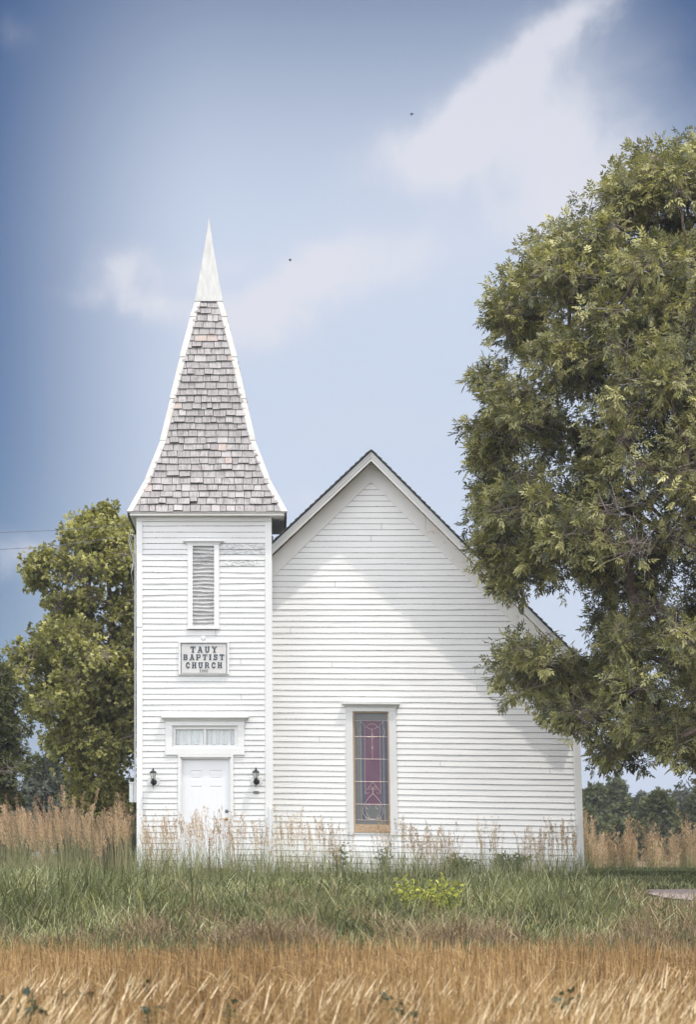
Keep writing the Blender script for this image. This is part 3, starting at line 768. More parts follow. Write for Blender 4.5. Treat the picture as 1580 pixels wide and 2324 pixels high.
GL = {
 'T': [rc(.37, 0, .63, 1), rc(0, .86, 1, 1), rc(0, .68, .13, .87), rc(.87, .68, 1, .87), rc(.24, 0, .76, .11)],
 'A': [('p', [(.06, 0), (.26, 0), (.56, 1), (.38, 1)]), ('p', [(.68, 0), (.94, 0), (.66, 1), (.40, 1)]), rc(.2, .28, .76, .40), rc(-.04, 0, .36, .11), rc(.6, 0, 1.04, .11), rc(.26, .88, .7, 1)],
 'U': [rc(.1, .3, .34, 1), rc(.66, .3, .9, 1), ('s', [(.22, .32), (.26, .17), (.38, .08), (.5, .07), (.62, .08), (.74, .17), (.78, .32)], .2), rc(0, .88, .42, 1), rc(.58, .88, 1, 1)],
 'Y': [('p', [(.06, 1), (.34, 1), (.62, .42), (.40, .42)]), ('p', [(.70, 1), (.92, 1), (.62, .42), (.46, .42)]), rc(.38, 0, .63, .46), rc(-.04, .88, .40, 1), rc(.62, .88, 1.04, 1), rc(.24, 0, .77, .11)],
 'B': [rc(.08, 0, .34, 1), rc(0, .88, .5, 1), rc(0, 0, .5, .12), rc(.3, .46, .6, .57), arc(.55, .745, .25, .19, -90, 90, .19), arc(.57, .27, .28, .20, -90, 90, .20), rc(.4, .88, .58, 1), rc(.4, 0, .6, .12)],
 'P': [rc(.08, 0, .34, 1), rc(0, .88, .5, 1), rc(0, 0, .46, .11), rc(.3, .37, .6, .49), arc(.58, .68, .27, .25, -90, 90, .20), rc(.4, .88, .6, 1)],
 'I': [rc(.2, 0, .8, 1), rc(0, .88, 1, 1), rc(0, 0, 1, .12)],
 'S': [('s', [(.86, .72), (.82, .86), (.66, .93), (.44, .93), (.24, .86), (.18, .74), (.26, .62), (.46, .54), (.64, .46), (.80, .36), (.82, .22), (.72, .11), (.52, .07), (.32, .08), (.18, .16), (.13, .30)], .19), rc(.80, .68, .95, .98), rc(.04, .02, .19, .34)],
 'C': [('s', [(.82, .68), (.78, .84), (.64, .92), (.46, .92), (.30, .84), (.22, .66), (.2, .5), (.22, .34), (.30, .16), (.46, .08), (.64, .08), (.80, .16), (.86, .32)], .22), rc(.74, .62, .96, .76)],
 'H': [rc(.1, 0, .34, 1), rc(.66, 0, .9, 1), rc(.3, .44, .7, .57), rc(0, .88, .42, 1), rc(.58, .88, 1, 1), rc(0, 0, .42, .11), rc(.58, 0, 1, .11)],
 'R': [rc(.08, 0, .34, 1), rc(0, .88, .5, 1), rc(0, 0, .42, .11), rc(.3, .42, .6, .53), arc(.55, .71, .25, .23, -90, 90, .19), rc(.4, .88, .58, 1), ('s', [(.55, .48), (.74, .36), (.78, .06)], .2), rc(.68, 0, 1.02, .11)],
 '1': [rc(.38, 0, .64, 1), rc(.14, 0, .88, .09), ('p', [(.1, .78), (.38, .86), (.5, 1), (.38, 1)])],
 '9': [arc(.5, .68, .30, .26, 0, 360, .14, 16), ('s', [(.80, .7), (.78, .4), (.62, .12), (.40, .07), (.22, .16)], .15)],
 '0': [arc(.5, .5, .32, .44, 0, 360, .17, 18)],
}
def put_letters(mb, text, x0, x1, yt, yb, lw, y, grow=0):
    n = len(text); gap = ((x1-x0)-sum(lw*(.5 if c == 'I' else 1) for c in text))/(n-1); x = x0; k = 0
    for c in text:
        w_ = lw*(.5 if c == 'I' else 1)
        for item in GL[c]:
            if item[0] == 'p':
                P_ = item[1]; cx = sum(q[0] for q in P_)/len(P_); cy = sum(q[1] for q in P_)/len(P_)
                polys = [[(q[0]+(grow/w_ if q[0] > cx else -grow/w_), q[1]+(grow/(yb-yt) if q[1] > cy else -grow/(yb-yt))) for q in P_]]
            else:
                pts, sw = item[1], item[2]+2*grow/w_*.8; polys = []; Ls = []; Rs = []
                for i in range(len(pts)):
                    a = pts[max(i-1, 0)]; b = pts[min(i+1, len(pts)-1)]
                    d = Vector((b[0]-a[0], b[1]-a[1])); 
                    if item[1][0] == item[1][-1] or d.length < 1e-6: pass
                    d = d.normalized() if d.length > 1e-6 else Vector((1, 0)); nn = Vector((-d.y, d.x))*sw/2
                    Ls.append((pts[i][0]+nn.x, pts[i][1]+nn.y)); Rs.append((pts[i][0]-nn.x, pts[i][1]-nn.y))
                polys = [[Rs[i], Rs[i+1], Ls[i+1], Ls[i]] for i in range(len(pts)-1)]
            for P_ in polys:
                vs = [W(x+q[0]*w_, yb-q[1]*(yb-yt), 0) for q in P_]
                s_ = y+.00008*k; k = (k+1) % 24
                vs = [(v.x, s_, v.z) for v in vs]
                a = sum(vs[i][0]*vs[(i+1)%len(vs)][2]-vs[(i+1)%len(vs)][0]*vs[i][2] for i in range(len(vs)))
                mb.add(vs, [tuple(range(len(vs))) if a > 0 else tuple(reversed(range(len(vs))))])
        x += w_+gap
LN = [('TAUY', 432, 492, 1467.6, 1481.3, 11.2), ('BAPTIST', 415.8, 508.6, 1485.5, 1498, 10.3), ('CHURCH', 420.8, 503.8, 1503.4, 1516.5, 10.0), ('1900', 452.2, 472, 1519.8, 1526, 4.4)]
mb = MB()
for ln in LN[:3]: put_letters(mb, *ln, SY-.0005, .55)
mb.build('letter_outline', M['signwhite'], sign)
for ln in LN:
    mb = MB(); put_letters(mb, *ln, SY-.004, .25 if ln[0] != '1900' else .1); mb.build('lettering', M['ink'], sign)

def wall_lamp(px, py, label):
    L = empty('wall_lamp', W(px, py+24, TY-.02), label, 'wall lamp', 'wall lamps beside the church door')
    y = TY-.14; s_ = 1/120.0
    mb = MB(); cx = px+1
    mb.prism([(px-11.5, py+19), (px-11.5, py+31), (px-6, py+38), (px+9, py+38), (px+15, py+31), (px+15, py+19)], TY-.028, TY-.001)
    mb.build('mounting_board', M['trim'], L, .002)
    mb = MB(); mb.lathe(W(px+1.5, py+30, TY-.028), [(.060, 0), (.058, .012), (.045, .022), (.02, .028)], 20, 'y')
    c = W(px+1.5, py+30, TY-.05); a = W(px, py+30, y)
    mb.tube([c, (c+a)/2+Vector((0, 0, .02)), a+Vector((0, 0, .005))], .013, 8); mb.build('bracket', M['black'], L)
    z0 = W(px, py+23, y)
    mb = MB(); mb.lathe(z0, [(.005, -.165), (.012, -.16), (.006, -.15), (.008, -.12), (.014, -.085), (.026, -.05), (.030, -.03), (.020, -.012), (.036, 0), (.036, .008)], 12)
    for k in range(6):
        an = 2*math.pi*(k+.5)/6
        mb.tube([z0+Vector((.034*cos(an), .034*sin(an), 0)), z0+Vector((.062*cos(an), .062*sin(an), .115))], .0045, 5)
    mb.lathe(z0+Vector((0, 0, .113)), [(.060, 0), (.071, .002), (.071, .010), (.052, .030), (.030, .044), (.012, .052), (.010, .06), (.026, .066), (.024, .071), (.008, .078), (.010, .086), (.003, .102)], 12)
    mb.build('lantern_cage', M['black'], L)
    mb = MB(); mb.lathe(z0+Vector((0, 0, .006)), [(.031, 0), (.057, .108)], 6); mb.build('glass', M['milk'], L)
    return L
wall_lamp(347, 1745, 'black carriage lamp on the wall left of the church door')
wall_lamp(580.5, 1744, 'black carriage lamp on the wall right of the church door, above the small plaque')
mb = MB(); mb.rect(574.6, 1795, 587, 1800.5, TY-.03, TY-.010)
pl = mb.build('plaque', M['brown'], None, .004); tag(pl, 'small brown plaque on white boards below the right wall lamp', 'plaque')
mb = MB(); mb.lathe(W(461.4, 1448.5, TY-.012), [(.042, 0), (.042, .014), (.030, .02), (.030, .045), (.022, .05), (.016, .047)], 18, 'y')
pl = mb.build('light_socket', M['door'], None); tag(pl, 'small round white light socket centred just above the sign', 'light fixture')
bx_ = empty('meter_box', W(300, 1822, .25), 'pale grey metal utility box on the left side of the tower', 'utility box')
mb = MB(); a = W(293, 1776, .15); b = W(309, 1821, .15); mb.box((a.x, .12, b.z), (tl-.002, .42, a.z)); mb.build('box_body', M['boxgrey'], bx_, .006)
mb = MB(); mb.box((a.x-.008, .105, a.z-.01), (tl-.004, .43, a.z+.012)); mb.build('box_lid', M['boxgrey'], bx_, .004)
mb = MB(); mb.box((a.x+.075, .112, b.z+.01), (a.x+.081, .121, a.z-.02)); mb.build('door_seam', M['steel'], bx_)
# service mast on the tower's left side, and the two lines
ms = empty('service_mast', (tl-.05, .4, W(0, 1240).z), 'thin grey conduit and looped cables on the left side of the tower below the eave', 'conduit')
mb = MB(); x = tl-.05
mb.tube([(x, .4, W(0, 1780).z), (x, .4, W(0, 1215).z), (x-.02, .4, W(0, 1208).z)], .014, 8); mb.build('conduit', M['boxgrey'], ms)
mb = MB(); z = W(0, 1206).z
for k in range(2):
    mb.tube([(x-.04-.03*k, .35, z+.08*k), (x-.09-.03*k, .35, z-.15), (x-.02, .36, z-.45-.1*k), (x-.07, .36, z-.75), (x-.02, .38, z-1.1)], .005, 5)
mb.build('cable_loop', M['boxgrey'], ms)
for pts, lb in ((((-900, 1236), (-400, 1222), (0, 1208.6), (140, 1203), (220, 1196), (300, 1187)), 'upper of two thin power lines running left from the tower eave'),
                (((-900, 1272), (-400, 1262), (0, 1247), (95, 1241.6), (200, 1229), (304, 1214)), 'lower of two thin power lines running left from the tower')):
    mb = MB(); mb.tube([W(a, b, .4) for a, b in pts], .005, 5)
    tag(mb.build('power_line', M['wire'], None), lb, 'power line', 'power lines left of the church')
# white standpipe at the inner corner of tower and nave
mb = MB(); x = W(616, 0, -.12).x
mb.tube([(x, -.1, W(0, 1925).z), (x-.02, -.1, W(0, 1860).z), (x-.03, -.1, W(0, 1836).z), (x-.05, -.1, W(0, 1832).z)], [.022, .022, .024, .024], 10)
mb.tube([(x+.08, -.12, 0), (x+.05, -.11, W(0, 1960).z), (x, -.1, W(0, 1925).z)], .022, 10)
tag(mb.build('vent_pipe', M['door'], None), 'slim white pipe rising at the tower right corner board among the grass', 'pipe')
# reddish block at the foot of the nave
mb = MB()
for k in range(3):
    for j in range(2):
        c = W(978+k*15+(7 if j else 0), 1999-j*7, .55); mb.box((c.x, .5, c.z), (c.x+.11, .7, c.z+.05))
tag(mb.build('brick_pile', simple('brick', (.50, .30, .23), .9, 0, .3, 18), None, .006), 'small low pile of pinkish bricks at the foot of the nave wall', 'bricks')
# birds
for (px, py, y, w_, lb) in ((935, 259, 40, .08, 'tiny dark bird gliding high in the open sky right of the spire'), (658.5, 590, 30, .055, 'tiny dark bird in front of the cloud just right of the spire tip')):
    c = W(px, py, y); mb = MB()
    n = 7; vs = []
    for k in range(n):
        t_ = k/(n-1)*2-1; ch = .05*(1-abs(t_)**1.5)+.008; zz_ = .05*math.sin(abs(t_)*2.6)*w_/.3
        vs += [c+Vector((t_*w_, -ch, zz_)), c+Vector((t_*w_, ch, zz_)), c+Vector((t_*w_, ch, zz_-.008)), c+Vector((t_*w_, -ch, zz_-.008))]
    mb.add(vs, [(4*i+j, 4*i+4+j, 4*i+4+(j+1)%4, 4*i+(j+1)%4) for i in range(n-1) for j in range(4)])
    mb.tube([c+Vector((0, -.12, 0)), c+Vector((0, -.05, 0)), c+Vector((0, .06, 0)), c+Vector((0, .16, 0))], [.008, .028, .025, .012], 8)
    tag(mb.build('bird', M['black'], None), lb, 'bird')

# ================================================================ foliage
def unit(a): return a/np.maximum(1e-9, np.linalg.norm(a, axis=-1, keepdims=True))
def seg_tubes(P0, P1, R0, R1, n):
    T = unit(P1-P0); ref = np.where(np.abs(T[:, 2:3]) < .9, np.array([[0, 0, 1.]]), np.array([[1., 0, 0]]))
    A = unit(np.cross(T, ref)); B = np.cross(T, A); vs = []
    for P, R in ((P0, R0), (P1, R1)):
        for j in range(n):
            an = 2*math.pi*j/n; vs.append(P+(A*math.cos(an)+B*math.sin(an))*R[:, None])
    V = np.stack(vs, 1).reshape(-1, 3); base = np.arange(len(P0))[:, None]*2*n
    Fc = np.concatenate([base+np.array([[j, (j+1) % n, n+(j+1) % n, n+j]]) for j in range(n)])
    return V, Fc
def leaves(O, Dr, up, size, width, pat, r, rg, jit=.6):
    """O origins, Dr directions, pat: 'compound' or 'single'; returns V, F, rnd"""
    N = len(O); n_ = unit(up+rg.normal(0, jit, (N, 3))); n_ = unit(n_-Dr*np.sum(n_*Dr, 1, keepdims=True)); Sd = np.cross(Dr, n_)
    if pat == 'compound':
        spec = [(.35, 55, .9), (.35, -55, .9), (.62, 48, 1), (.62, -48, 1), (.88, 40, .95), (.88, -40, .95), (1, 0, 1.1)]
    elif pat == 'tri': spec = [(.5, 50, .9), (.5, -50, .9), (.6, 0, 1.1)]
    else: spec = [(0.0, 0, 1)]
    Vs = []; ra = size*1.9
    for (t_, an, sc) in spec:
        a = np.radians(an+rg.normal(0, 9, N))[:, None]
        d = unit(Dr*np.cos(a)+Sd*np.sin(a)-np.array([[0, 0, 1.]])*(.25*abs(np.sin(a)))+n_*rg.normal(0, .12, (N, 1)))
        pn = unit(np.cross(d, n_)); L = size*sc*rg.uniform(.75, 1.2, (N, 1)); b = O+Dr*(ra*t_ if pat != 'single' else 0)-n_*(.12*t_**2*ra)
        w_ = width*sc*.5
        Vs.append(np.stack([b, b+d*L*.45+pn*w_+n_*w_*.4, b+d*L-n_*L*.12, b+d*L*.45-pn*w_+n_*w_*.4], 1))
    V = np.concatenate(Vs, 0).reshape(-1, 3); m_ = len(V)//4; base = np.arange(m_)[:, None]*4
    Fc = np.concatenate([base+np.array([[0, 1, 2]]), base+np.array([[0, 2, 3]])])
    rr = np.tile(r, len(spec)); return V, Fc, np.concatenate([rr, rr])
def in_church(P, m_=.25):
    x, y, z = P[:, 0], P[:, 1], P[:, 2]
    nave = (x > xl-m_) & (x < xr+m_+.35) & (y > NY-.5-m_) & (y < RB+m_) & (z < ap.z+m_+.3-np.abs(x-ap.x)*.95+.2)
    tow = (x > tl-.3) & (x < trr+.3) & (y > -.3) & (y < TD+.3)
    return nave | tow
def shades_wall(P):
    """leaves whose shadow would fall on the sunlit nave front"""
    k = NY-P[:, 1]; xh = P[:, 0]-1.3*k; zh = P[:, 2]-4*k
    return (k > 0) & (xh > trr-.3) & (xh < xr+.12) & (zh > -.2) & (zh < ap.z+.2-np.abs(xh-ap.x)*.98)
def make_tree(name, label, axis_px, y0, profile, ncl, cr, ntw, nlf, size, width, pat, mat, seed, group=None, ysc=.85, cull=False, trunk_r=.2, out=.45, base=None, limb=1.0, mask=None, lup=.9, zbase=None, tw_r=.005, edge=0, thin=None):
    rg = np.random.default_rng(seed); s_ = F/(D+y0); ax = (axis_px-X0)/s_
    pz = np.array([ZC-(p[0]-H0)/s_ for p in profile])[::-1]; pr = np.array([p[1]/s_ for p in profile])[::-1]
    g0 = float(gz(ax, y0))
    zs_ = rg.uniform(pz[0], pz[-1], ncl*6); Rr = np.interp(zs_, pz, pr); keep = rg.uniform(0, 1, len(zs_)) < Rr/pr.max(); zs_ = zs_[keep]; Rr = Rr[keep]
    ph = rg.uniform(0, 2*np.pi, len(zs_)); rad = np.maximum(0, Rr-cr*.75)*rg.uniform(0, 1, len(zs_))**out
    C = np.stack([ax+rad*np.cos(ph), y0+rad*np.sin(ph)*ysc, zs_], 1)
    if edge:
        ze_ = rg.uniform(pz[0], pz[-1], edge*2); Re = np.interp(ze_, pz, pr); phe = np.pi+rg.normal(0, .6, len(ze_)); re_ = np.maximum(0, Re-cr*rg.uniform(.6, 1.6, len(ze_)))
        C = np.concatenate([np.stack([ax+re_*np.cos(phe), y0+re_*np.sin(phe)*ysc, ze_], 1)[:edge], C])
    if cull: C = C[~(in_church(C, cr*.7) | shades_wall(C) | shades_wall(C+np.array([.3, 0, 0])) | shades_wall(C+np.array([-.35, 0, 0])) | shades_wall(C+np.array([0, 0, .3])))]
    if mask is not None: C = C[mask(C)]
    C = C[:ncl]
    top = pz[-1]; H = top-g0; nt = 9
    tz = np.linspace(0, .86, nt); T = np.stack([ax+.25*limb*np.sin(tz*5+seed)*tz, y0+.2*np.cos(tz*4+seed)*tz, g0-.1+H*tz], 1)
    P0 = [T[i] for i in range(nt-1)]; P1 = [T[i+1] for i in range(nt-1)]
    nodes = [T[i] for i in range(2, nt)]; par = [-1]*(nt-2); cnt = [0]*(nt-2)
    order = np.argsort(np.linalg.norm((C-np.array([ax, y0, 0]))*[1, 1, .3], axis=1)); NV = np.array(nodes)
    segs = []
    for ci in order:
        c = C[ci]; dvec = c-NV; dist = np.linalg.norm(dvec, axis=1); pen = dist+np.maximum(0, .45*dist-dvec[:, 2])*.9
        j = int(np.argmin(pen)); p0 = NV[j]; L = dist[j]
        m1 = p0+(c-p0)*.36+np.array([0, 0, .07*L])+rg.normal(0, .025*L, 3); m2 = p0+(c-p0)*.7+np.array([0, 0, .06*L])+rg.normal(0, .025*L, 3)
        b = len(nodes); nodes += [m1, m2, c]; par += [j, b, b+1]; NV = np.array(nodes)
    cnt = np.zeros(len(nodes))
    isleaf = np.zeros(len(nodes)); 
    for i in range(len(nodes)-1, -1, -1):
        if i >= nt-2 and (i-(nt-2)) % 3 == 2: cnt[i] += 1
        if par[i] >= 0: cnt[par[i]] += cnt[i]
    rad_ = .0085*limb*np.sqrt(np.maximum(1, cnt))*trunk_r/.2+.004
    for i in range(len(nodes)):
        if par[i] >= 0: P0.append(nodes[par[i]]); P1.append(nodes[i])
    ri = [i for i in range(len(nodes)) if par[i] >= 0]
    tr_ = np.interp(tz, [0, .08, .86], [trunk_r*1.35, trunk_r, trunk_r*.2])
    R0 = np.concatenate([tr_[:-1], [min(rad_[i]*1.18, .14*limb) for i in ri]]); R1 = np.concatenate([tr_[1:], [min(rad_[i], .13*limb) for i in ri]])
    tv, tf = seg_tubes(np.array(P0), np.array(P1), R0, R1, 7)
    # twigs and leaves
    n = len(C)*ntw; cc = np.repeat(C, ntw, 0); ctr = np.array([ax, y0, pz[0]*.4+pz[-1]*.6])
    outw = unit((cc-ctr)*[1, 1, .8]); dr = unit(rg.normal(0, 1, (n, 3))+outw*.55+np.array([0, 0, .35]))
    rr_ = cr*np.repeat(rg.uniform(.6, 1.25, (len(C), 1)), ntw, 0)*rg.uniform(.3, 1.2, (n, 1))*np.array([[1, 1, .8]])
    tip = cc+dr*rr_
    ok = ~in_church(tip, .08) if cull else np.ones(n, bool)
    if cull: ok &= ~shades_wall(tip)
    tip = tip[ok]; cc = cc[ok]; dr = dr[ok]; n = len(tip)
    v2, f2 = seg_tubes(cc+rg.normal(0, .28, (n, 3))*cr*[1, 1, .8], tip, np.full(n, tw_r*1.5), np.full(n, tw_r*.8), 3)
    if base is None: base = (ax, y0, g0)
    root = empty(name, (ax, y0, g0), label, 'tree', group)
    finish('trunk', mesh_np('trunk', tv, [tf]), M['bark'], root); finish('twigs', mesh_np('twigs', v2, [f2]), M['twig'], root)
    O = np.repeat(tip, nlf, 0); dd = np.repeat(dr, nlf, 0)
    ld = unit(dd*.55+rg.normal(0, .62, O.shape)+np.array([0, 0, -.12])); up = np.repeat(outw[ok], nlf, 0)*.35+np.array([0, 0, lup])
    O = O-np.repeat(dr, nlf, 0)*rg.uniform(0, .25, (len(O), 1))*cr*.5
    if thin is not None:
        kp = ~thin(O) | (rg.uniform(0, 1, len(O)) < .45); O = O[kp]; ld = ld[kp]; up = up[kp]
    r = np.clip((np.repeat(rg.uniform(0, 1, n), nlf)[kp] if thin is not None else np.repeat(rg.uniform(0, 1, n), nlf))*.6+rg.uniform(0, .4, len(O)), 0, 1)
    if cull:
        ok = ~(in_church(O, .02) | shades_wall(O)); O, ld, up, r = O[ok], ld[ok], up[ok], r[ok]
    lv, lf, lr = leaves(O, ld, up, size, width, pat, r, rg)
    me = mesh_np('crown', lv, [lf], [lr]); finish('crown', me, mat, root)
    return root

AX = 1830
ash_prof = [(px_[0], AX-px_[1]) for px_ in [(318, 1700), (345, 1560), (390, 1450), (430, 1350), (490, 1265), (560, 1200), (640, 1125), (720, 1085), (800, 1062), (900, 1050), (980, 1045), (1060, 1062), (1130, 1066), (1200, 1064), (1270, 1070),
            (1320, 1090), (1345, 1130), (1362, 1240), (1390, 1320), (1418, 1300), (1432, 1110), (1480, 1082), (1530, 1120), (1590, 1165), (1640, 1220), (1690, 1265), (1730, 1290), (1770, 1370), (1790, 1480)]]
def ash_mask(C):
    px = X0+C[:, 0]*F/(D+C[:, 1]); py = H0-(C[:, 2]-ZC)*F/(D+C[:, 1])
    gap = ((px < 1395) & (py > 1318) & (py < 1474)) | (py > np.where(px < 1395, 1700, 1722))                 # open sky between the boughs
    low = (px > 1395) & (px < 1490) & (py > 1712)
    lim = np.interp(py, [p[0] for p in ash_prof], [AX-p[1] for p in ash_prof])
    return ~gap & ~low & (px > lim+30) & (px < 2300)
def ash_thin(P):
    px = X0+P[:, 0]*F/(D+P[:, 1]); py = H0-(P[:, 2]-ZC)*F/(D+P[:, 1])
    return ((px-1510)/130)**2+((py-1200)/240)**2 < 1
make_tree('ash_tree', 'tall full leafy tree overhanging the nave roof at the right edge', AX, -4.2, ash_prof, 860, .54, 30, 5, .088, .033, 'compound', M['ash'], 11,
          cull=True, trunk_r=.34, out=.42, ysc=.8, limb=1.0, mask=ash_mask, edge=120, thin=ash_thin)
mp_prof = [(1168, 10), (1180, 40), (1192, 58), (1215, 125), (1240, 140), (1258, 172), (1285, 180), (1305, 205), (1330, 232), (1350, 215), (1369, 150), (1400, 138), (1422, 92), (1436, 180), (1460, 205), (1487, 238), (1535, 240), (1570, 235), (1610, 215), (1645, 180), (1684, 150), (1720, 112), (1745, 90), (1765, 112), (1805, 98), (1850, 60)]
def mp_mask(C):
    px = X0+C[:, 0]*F/(D+C[:, 1]); py = H0-(C[:, 2]-ZC)*F/(D+C[:, 1])
    return ~in_church(C, .3) & (px > np.interp(py, [p[0] for p in mp_prof], [240-p[1] for p in mp_prof])+4)
make_tree('maple_tree', 'tall sunlit tree close behind the left side of the church tower', 240, 8.5, mp_prof, 270, .40, 30, 6, .075, .05, 'tri', M['maple'], 5,
          cull=False, trunk_r=.2, out=.45, mask=mp_mask, lup=.6, edge=34)
dk_prof = [(1508, 40), (1550, 92), (1600, 108), (1656, 128), (1700, 150), (1755, 132), (1800, 120), (1850, 110)]
make_tree('dark_tree', 'lower dark rounded tree at the far left edge of the photo', -50, 3.5, dk_prof, 130, .33, 26, 6, .085, .036, 'tri', M['darkleaf'], 9, trunk_r=.14, out=.5)
make_tree('dusty_shrub', 'hazy grey green shrub between the two left trees', 105, 40, [(1735, 20), (1760, 45), (1800, 62), (1850, 66), (1900, 60)], 60, .5, 20, 3, .2, .10, 'tri', M['bluebush'], 21, trunk_r=.1, out=.5)
for i, (px, ytop, rr, y, mt, lb) in enumerate([
    (1352, 1792, 44, 92, 'farleaf', 'olive leafy tree just right of the nave corner in the distance'),
    (1400, 1786, 40, 98, 'farleaf', 'tallest far tree with open sky to its right, second from the nave corner'),
    (1492, 1812, 52, 84, 'darkleaf', 'broad dark far tree directly under the hanging bough tips'),
    (1548, 1798, 46, 104, 'bluebush', 'dusty tall far tree second from the right edge'),
    (1455, 1818, 34, 110, 'bluebush', 'slender pale far tree between the olive and the broad dark tree'),
    (1600, 1806, 50, 90, 'darkleaf', 'dark far tree cut by the right edge of the photo'),
    (1330, 1850, 36, 84, 'farleaf', 'low far bush half hidden by the nave corner board'),
    (1430, 1868, 44, 80, 'darkleaf', 'low dark far bush behind the tan grass, middle of the row')]):
    hh = 1945-ytop
    pr_ = [(ytop, rr*.3), (ytop+hh*.12, rr*.7), (ytop+hh*.3, rr*.95), (ytop+hh*.5, rr), (ytop+hh*.75, rr*.95), (ytop+hh*.97, rr*.85)]
    make_tree('far_tree', lb, px, y, pr_, 55, .50, 22, 4, .20, .13, 'tri', M[mt], 30+i, 'trees far behind the church', trunk_r=.14, out=.5)
for i, (px, ytop, rr, y, mt, lb) in enumerate([(175, 1800, 60, 70, 'darkleaf', 'low dark far bush seen under the tall left tree'), (20, 1815, 60, 60, 'farleaf', 'low far bush behind the tan grass at the left edge'), (275, 1790, 60, 75, 'darkleaf', 'low dark far bush beside the left wall of the tower')]):
    hh = 1945-ytop
    make_tree('far_bush', lb, px, y, [(ytop, rr*.4), (ytop+hh*.3, rr*.95), (ytop+hh*.6, rr), (ytop+hh*.97, rr*.9)], 50, .45, 20, 4, .18, .12, 'tri', M[mt], 60+i, 'bushes far behind the left grass', trunk_r=.1, out=.5)

# ---------------------------------------------------------------- haze
mb = MB(); mb.box((-1010, -310, -2.0), (1010, 1010, 28.5))
m = bpy.data.materials.new('haze_air'); m.use_nodes = True; t = m.node_tree; t.nodes.clear()
vo = t.nodes.new('ShaderNodeVolumePrincipled'); vo.inputs['Color'].default_value = (.86, .91, 1, 1); vo.inputs['Density'].default_value = .0005; vo.inputs['Anisotropy'].default_value = .2
oo = t.nodes.new('ShaderNodeOutputMaterial'); t.links.new(vo.outputs[0], oo.inputs[1])
tag(mb.build('haze', m), 'thin pale summer haze over the field and the church', 'haze', kind='stuff')

# ---------------------------------------------------------------- grasses
def blades(P, h, w, leanv, curl, rg, widthdir=None, pw=2):
    N = len(P); th = rg.uniform(0, np.pi, N); wd = np.stack([np.cos(th), np.sin(th)*.6, np.zeros(N)], 1) if widthdir is None else widthdir
    vs = []; lv = [0, .4, .75, 1.0]
    for k, t_ in enumerate(lv):
        c = P+np.stack([np.zeros(N), np.zeros(N), h*(t_-curl*t_**3*.45)], 1)+leanv*(t_**pw*h)[:, None]
        ww = (w*[1, .85, .5, 0][k])[:, None]*.5
        if k < 3: vs += [c-wd*ww, c+wd*ww]
        else: vs += [c]
    V = np.stack(vs, 1).reshape(-1, 3); b = np.arange(N)[:, None]*7
    q = np.concatenate([b+np.array([[0, 1, 3, 2]]), b+np.array([[2, 3, 5, 4]])]); tr = b+np.array([[4, 5, 6]])
    return V, q, tr
def scatter(n, y0, y1, px0, px1, rg, pw=1.0):
    y = y0+(y1-y0)*rg.uniform(0, 1, n)**pw; px = rg.uniform(px0, px1, n); x = (px-X0)*(D+y)/F
    return x, y, px
def grass_obj(name, label, parts, mat, cat='grass'):
    off = 0; Vs = []; Qs = []; Ts = []; rq = []; rt = []
    for V, q, tr, r in parts:
        Vs.append(V); Qs.append(q+off); Ts.append(tr+off); rq.append(np.tile(r, len(q)//len(r))); rt.append(np.tile(r, len(tr)//len(r))); off += len(V)
    me = mesh_np(name, np.concatenate(Vs), [np.concatenate(Qs), np.concatenate(Ts)], rq+rt)
    o = finish(name, me, mat); tag(o, label, cat, kind='stuff'); return o
rg = np.random.default_rng(3)
def patch(x, y, s=.5): return np.sin(x*1.3*s*2+y*.7)*np.cos(y*1.1*s*2-x*.5)+.6*np.sin(x*3.1*s*2+y*2.3)
def hmul(px): return np.interp(px, [-200, 150, 300, 420, 1050, 1200, 1330, 1420, 1600], [1.5, 1.45, 1.35, 1.0, .95, 1.25, 1.15, .72, .66])
n = 168000
x, y, px = scatter(n, -17.0, -.35, -330, 1950, rg)
ok = ~((y > NY-.7) & (x > trr-.2) | (y > -.35) & (x > tl-.1))
kg = ~((((x-6.75)/.82)**2+((y+7.6)/.95)**2 < 1) & (rg.uniform(0, 1, len(x)) < .80))
x, y, px = x[ok & kg], y[ok & kg], px[ok & kg]; n = len(x); g = gz(x, y)
top = (.17-g)*hmul(px); front = sstep(-16.0, -11.5, y)
h = top*rg.uniform(.35, 1.0, n)*(.24+.76*front)*(1+.13*patch(x, y)); h = np.clip(h, .12, 1.3); h = np.where((px > 1465) & (y > -12) & (y < -6.6), h*.32, h)
ln_ = np.stack([rg.normal(.03, .33, n), rg.normal(-.1, .33, n), np.zeros(n)], 1); cu = rg.uniform(.2, 2.3, n)
tl2 = rg.uniform(0, 1, n) < .03; h = np.where(tl2, h*rg.uniform(1.1, 1.6, n), h); cu = np.where(tl2, cu*.3, cu)
r = np.clip(rg.uniform(0, .9, n)+.16*patch(x, y, .8)+.05, 0, 1)
P = np.stack([x, y, g-.02], 1); V, q, tr = blades(P, h, rg.uniform(.008, .030, n), ln_, cu, rg)
grass_obj('green_grass', 'tangled knee high green grass covering the bank in front of the church', [(V, q, tr, r)], M['grass'])
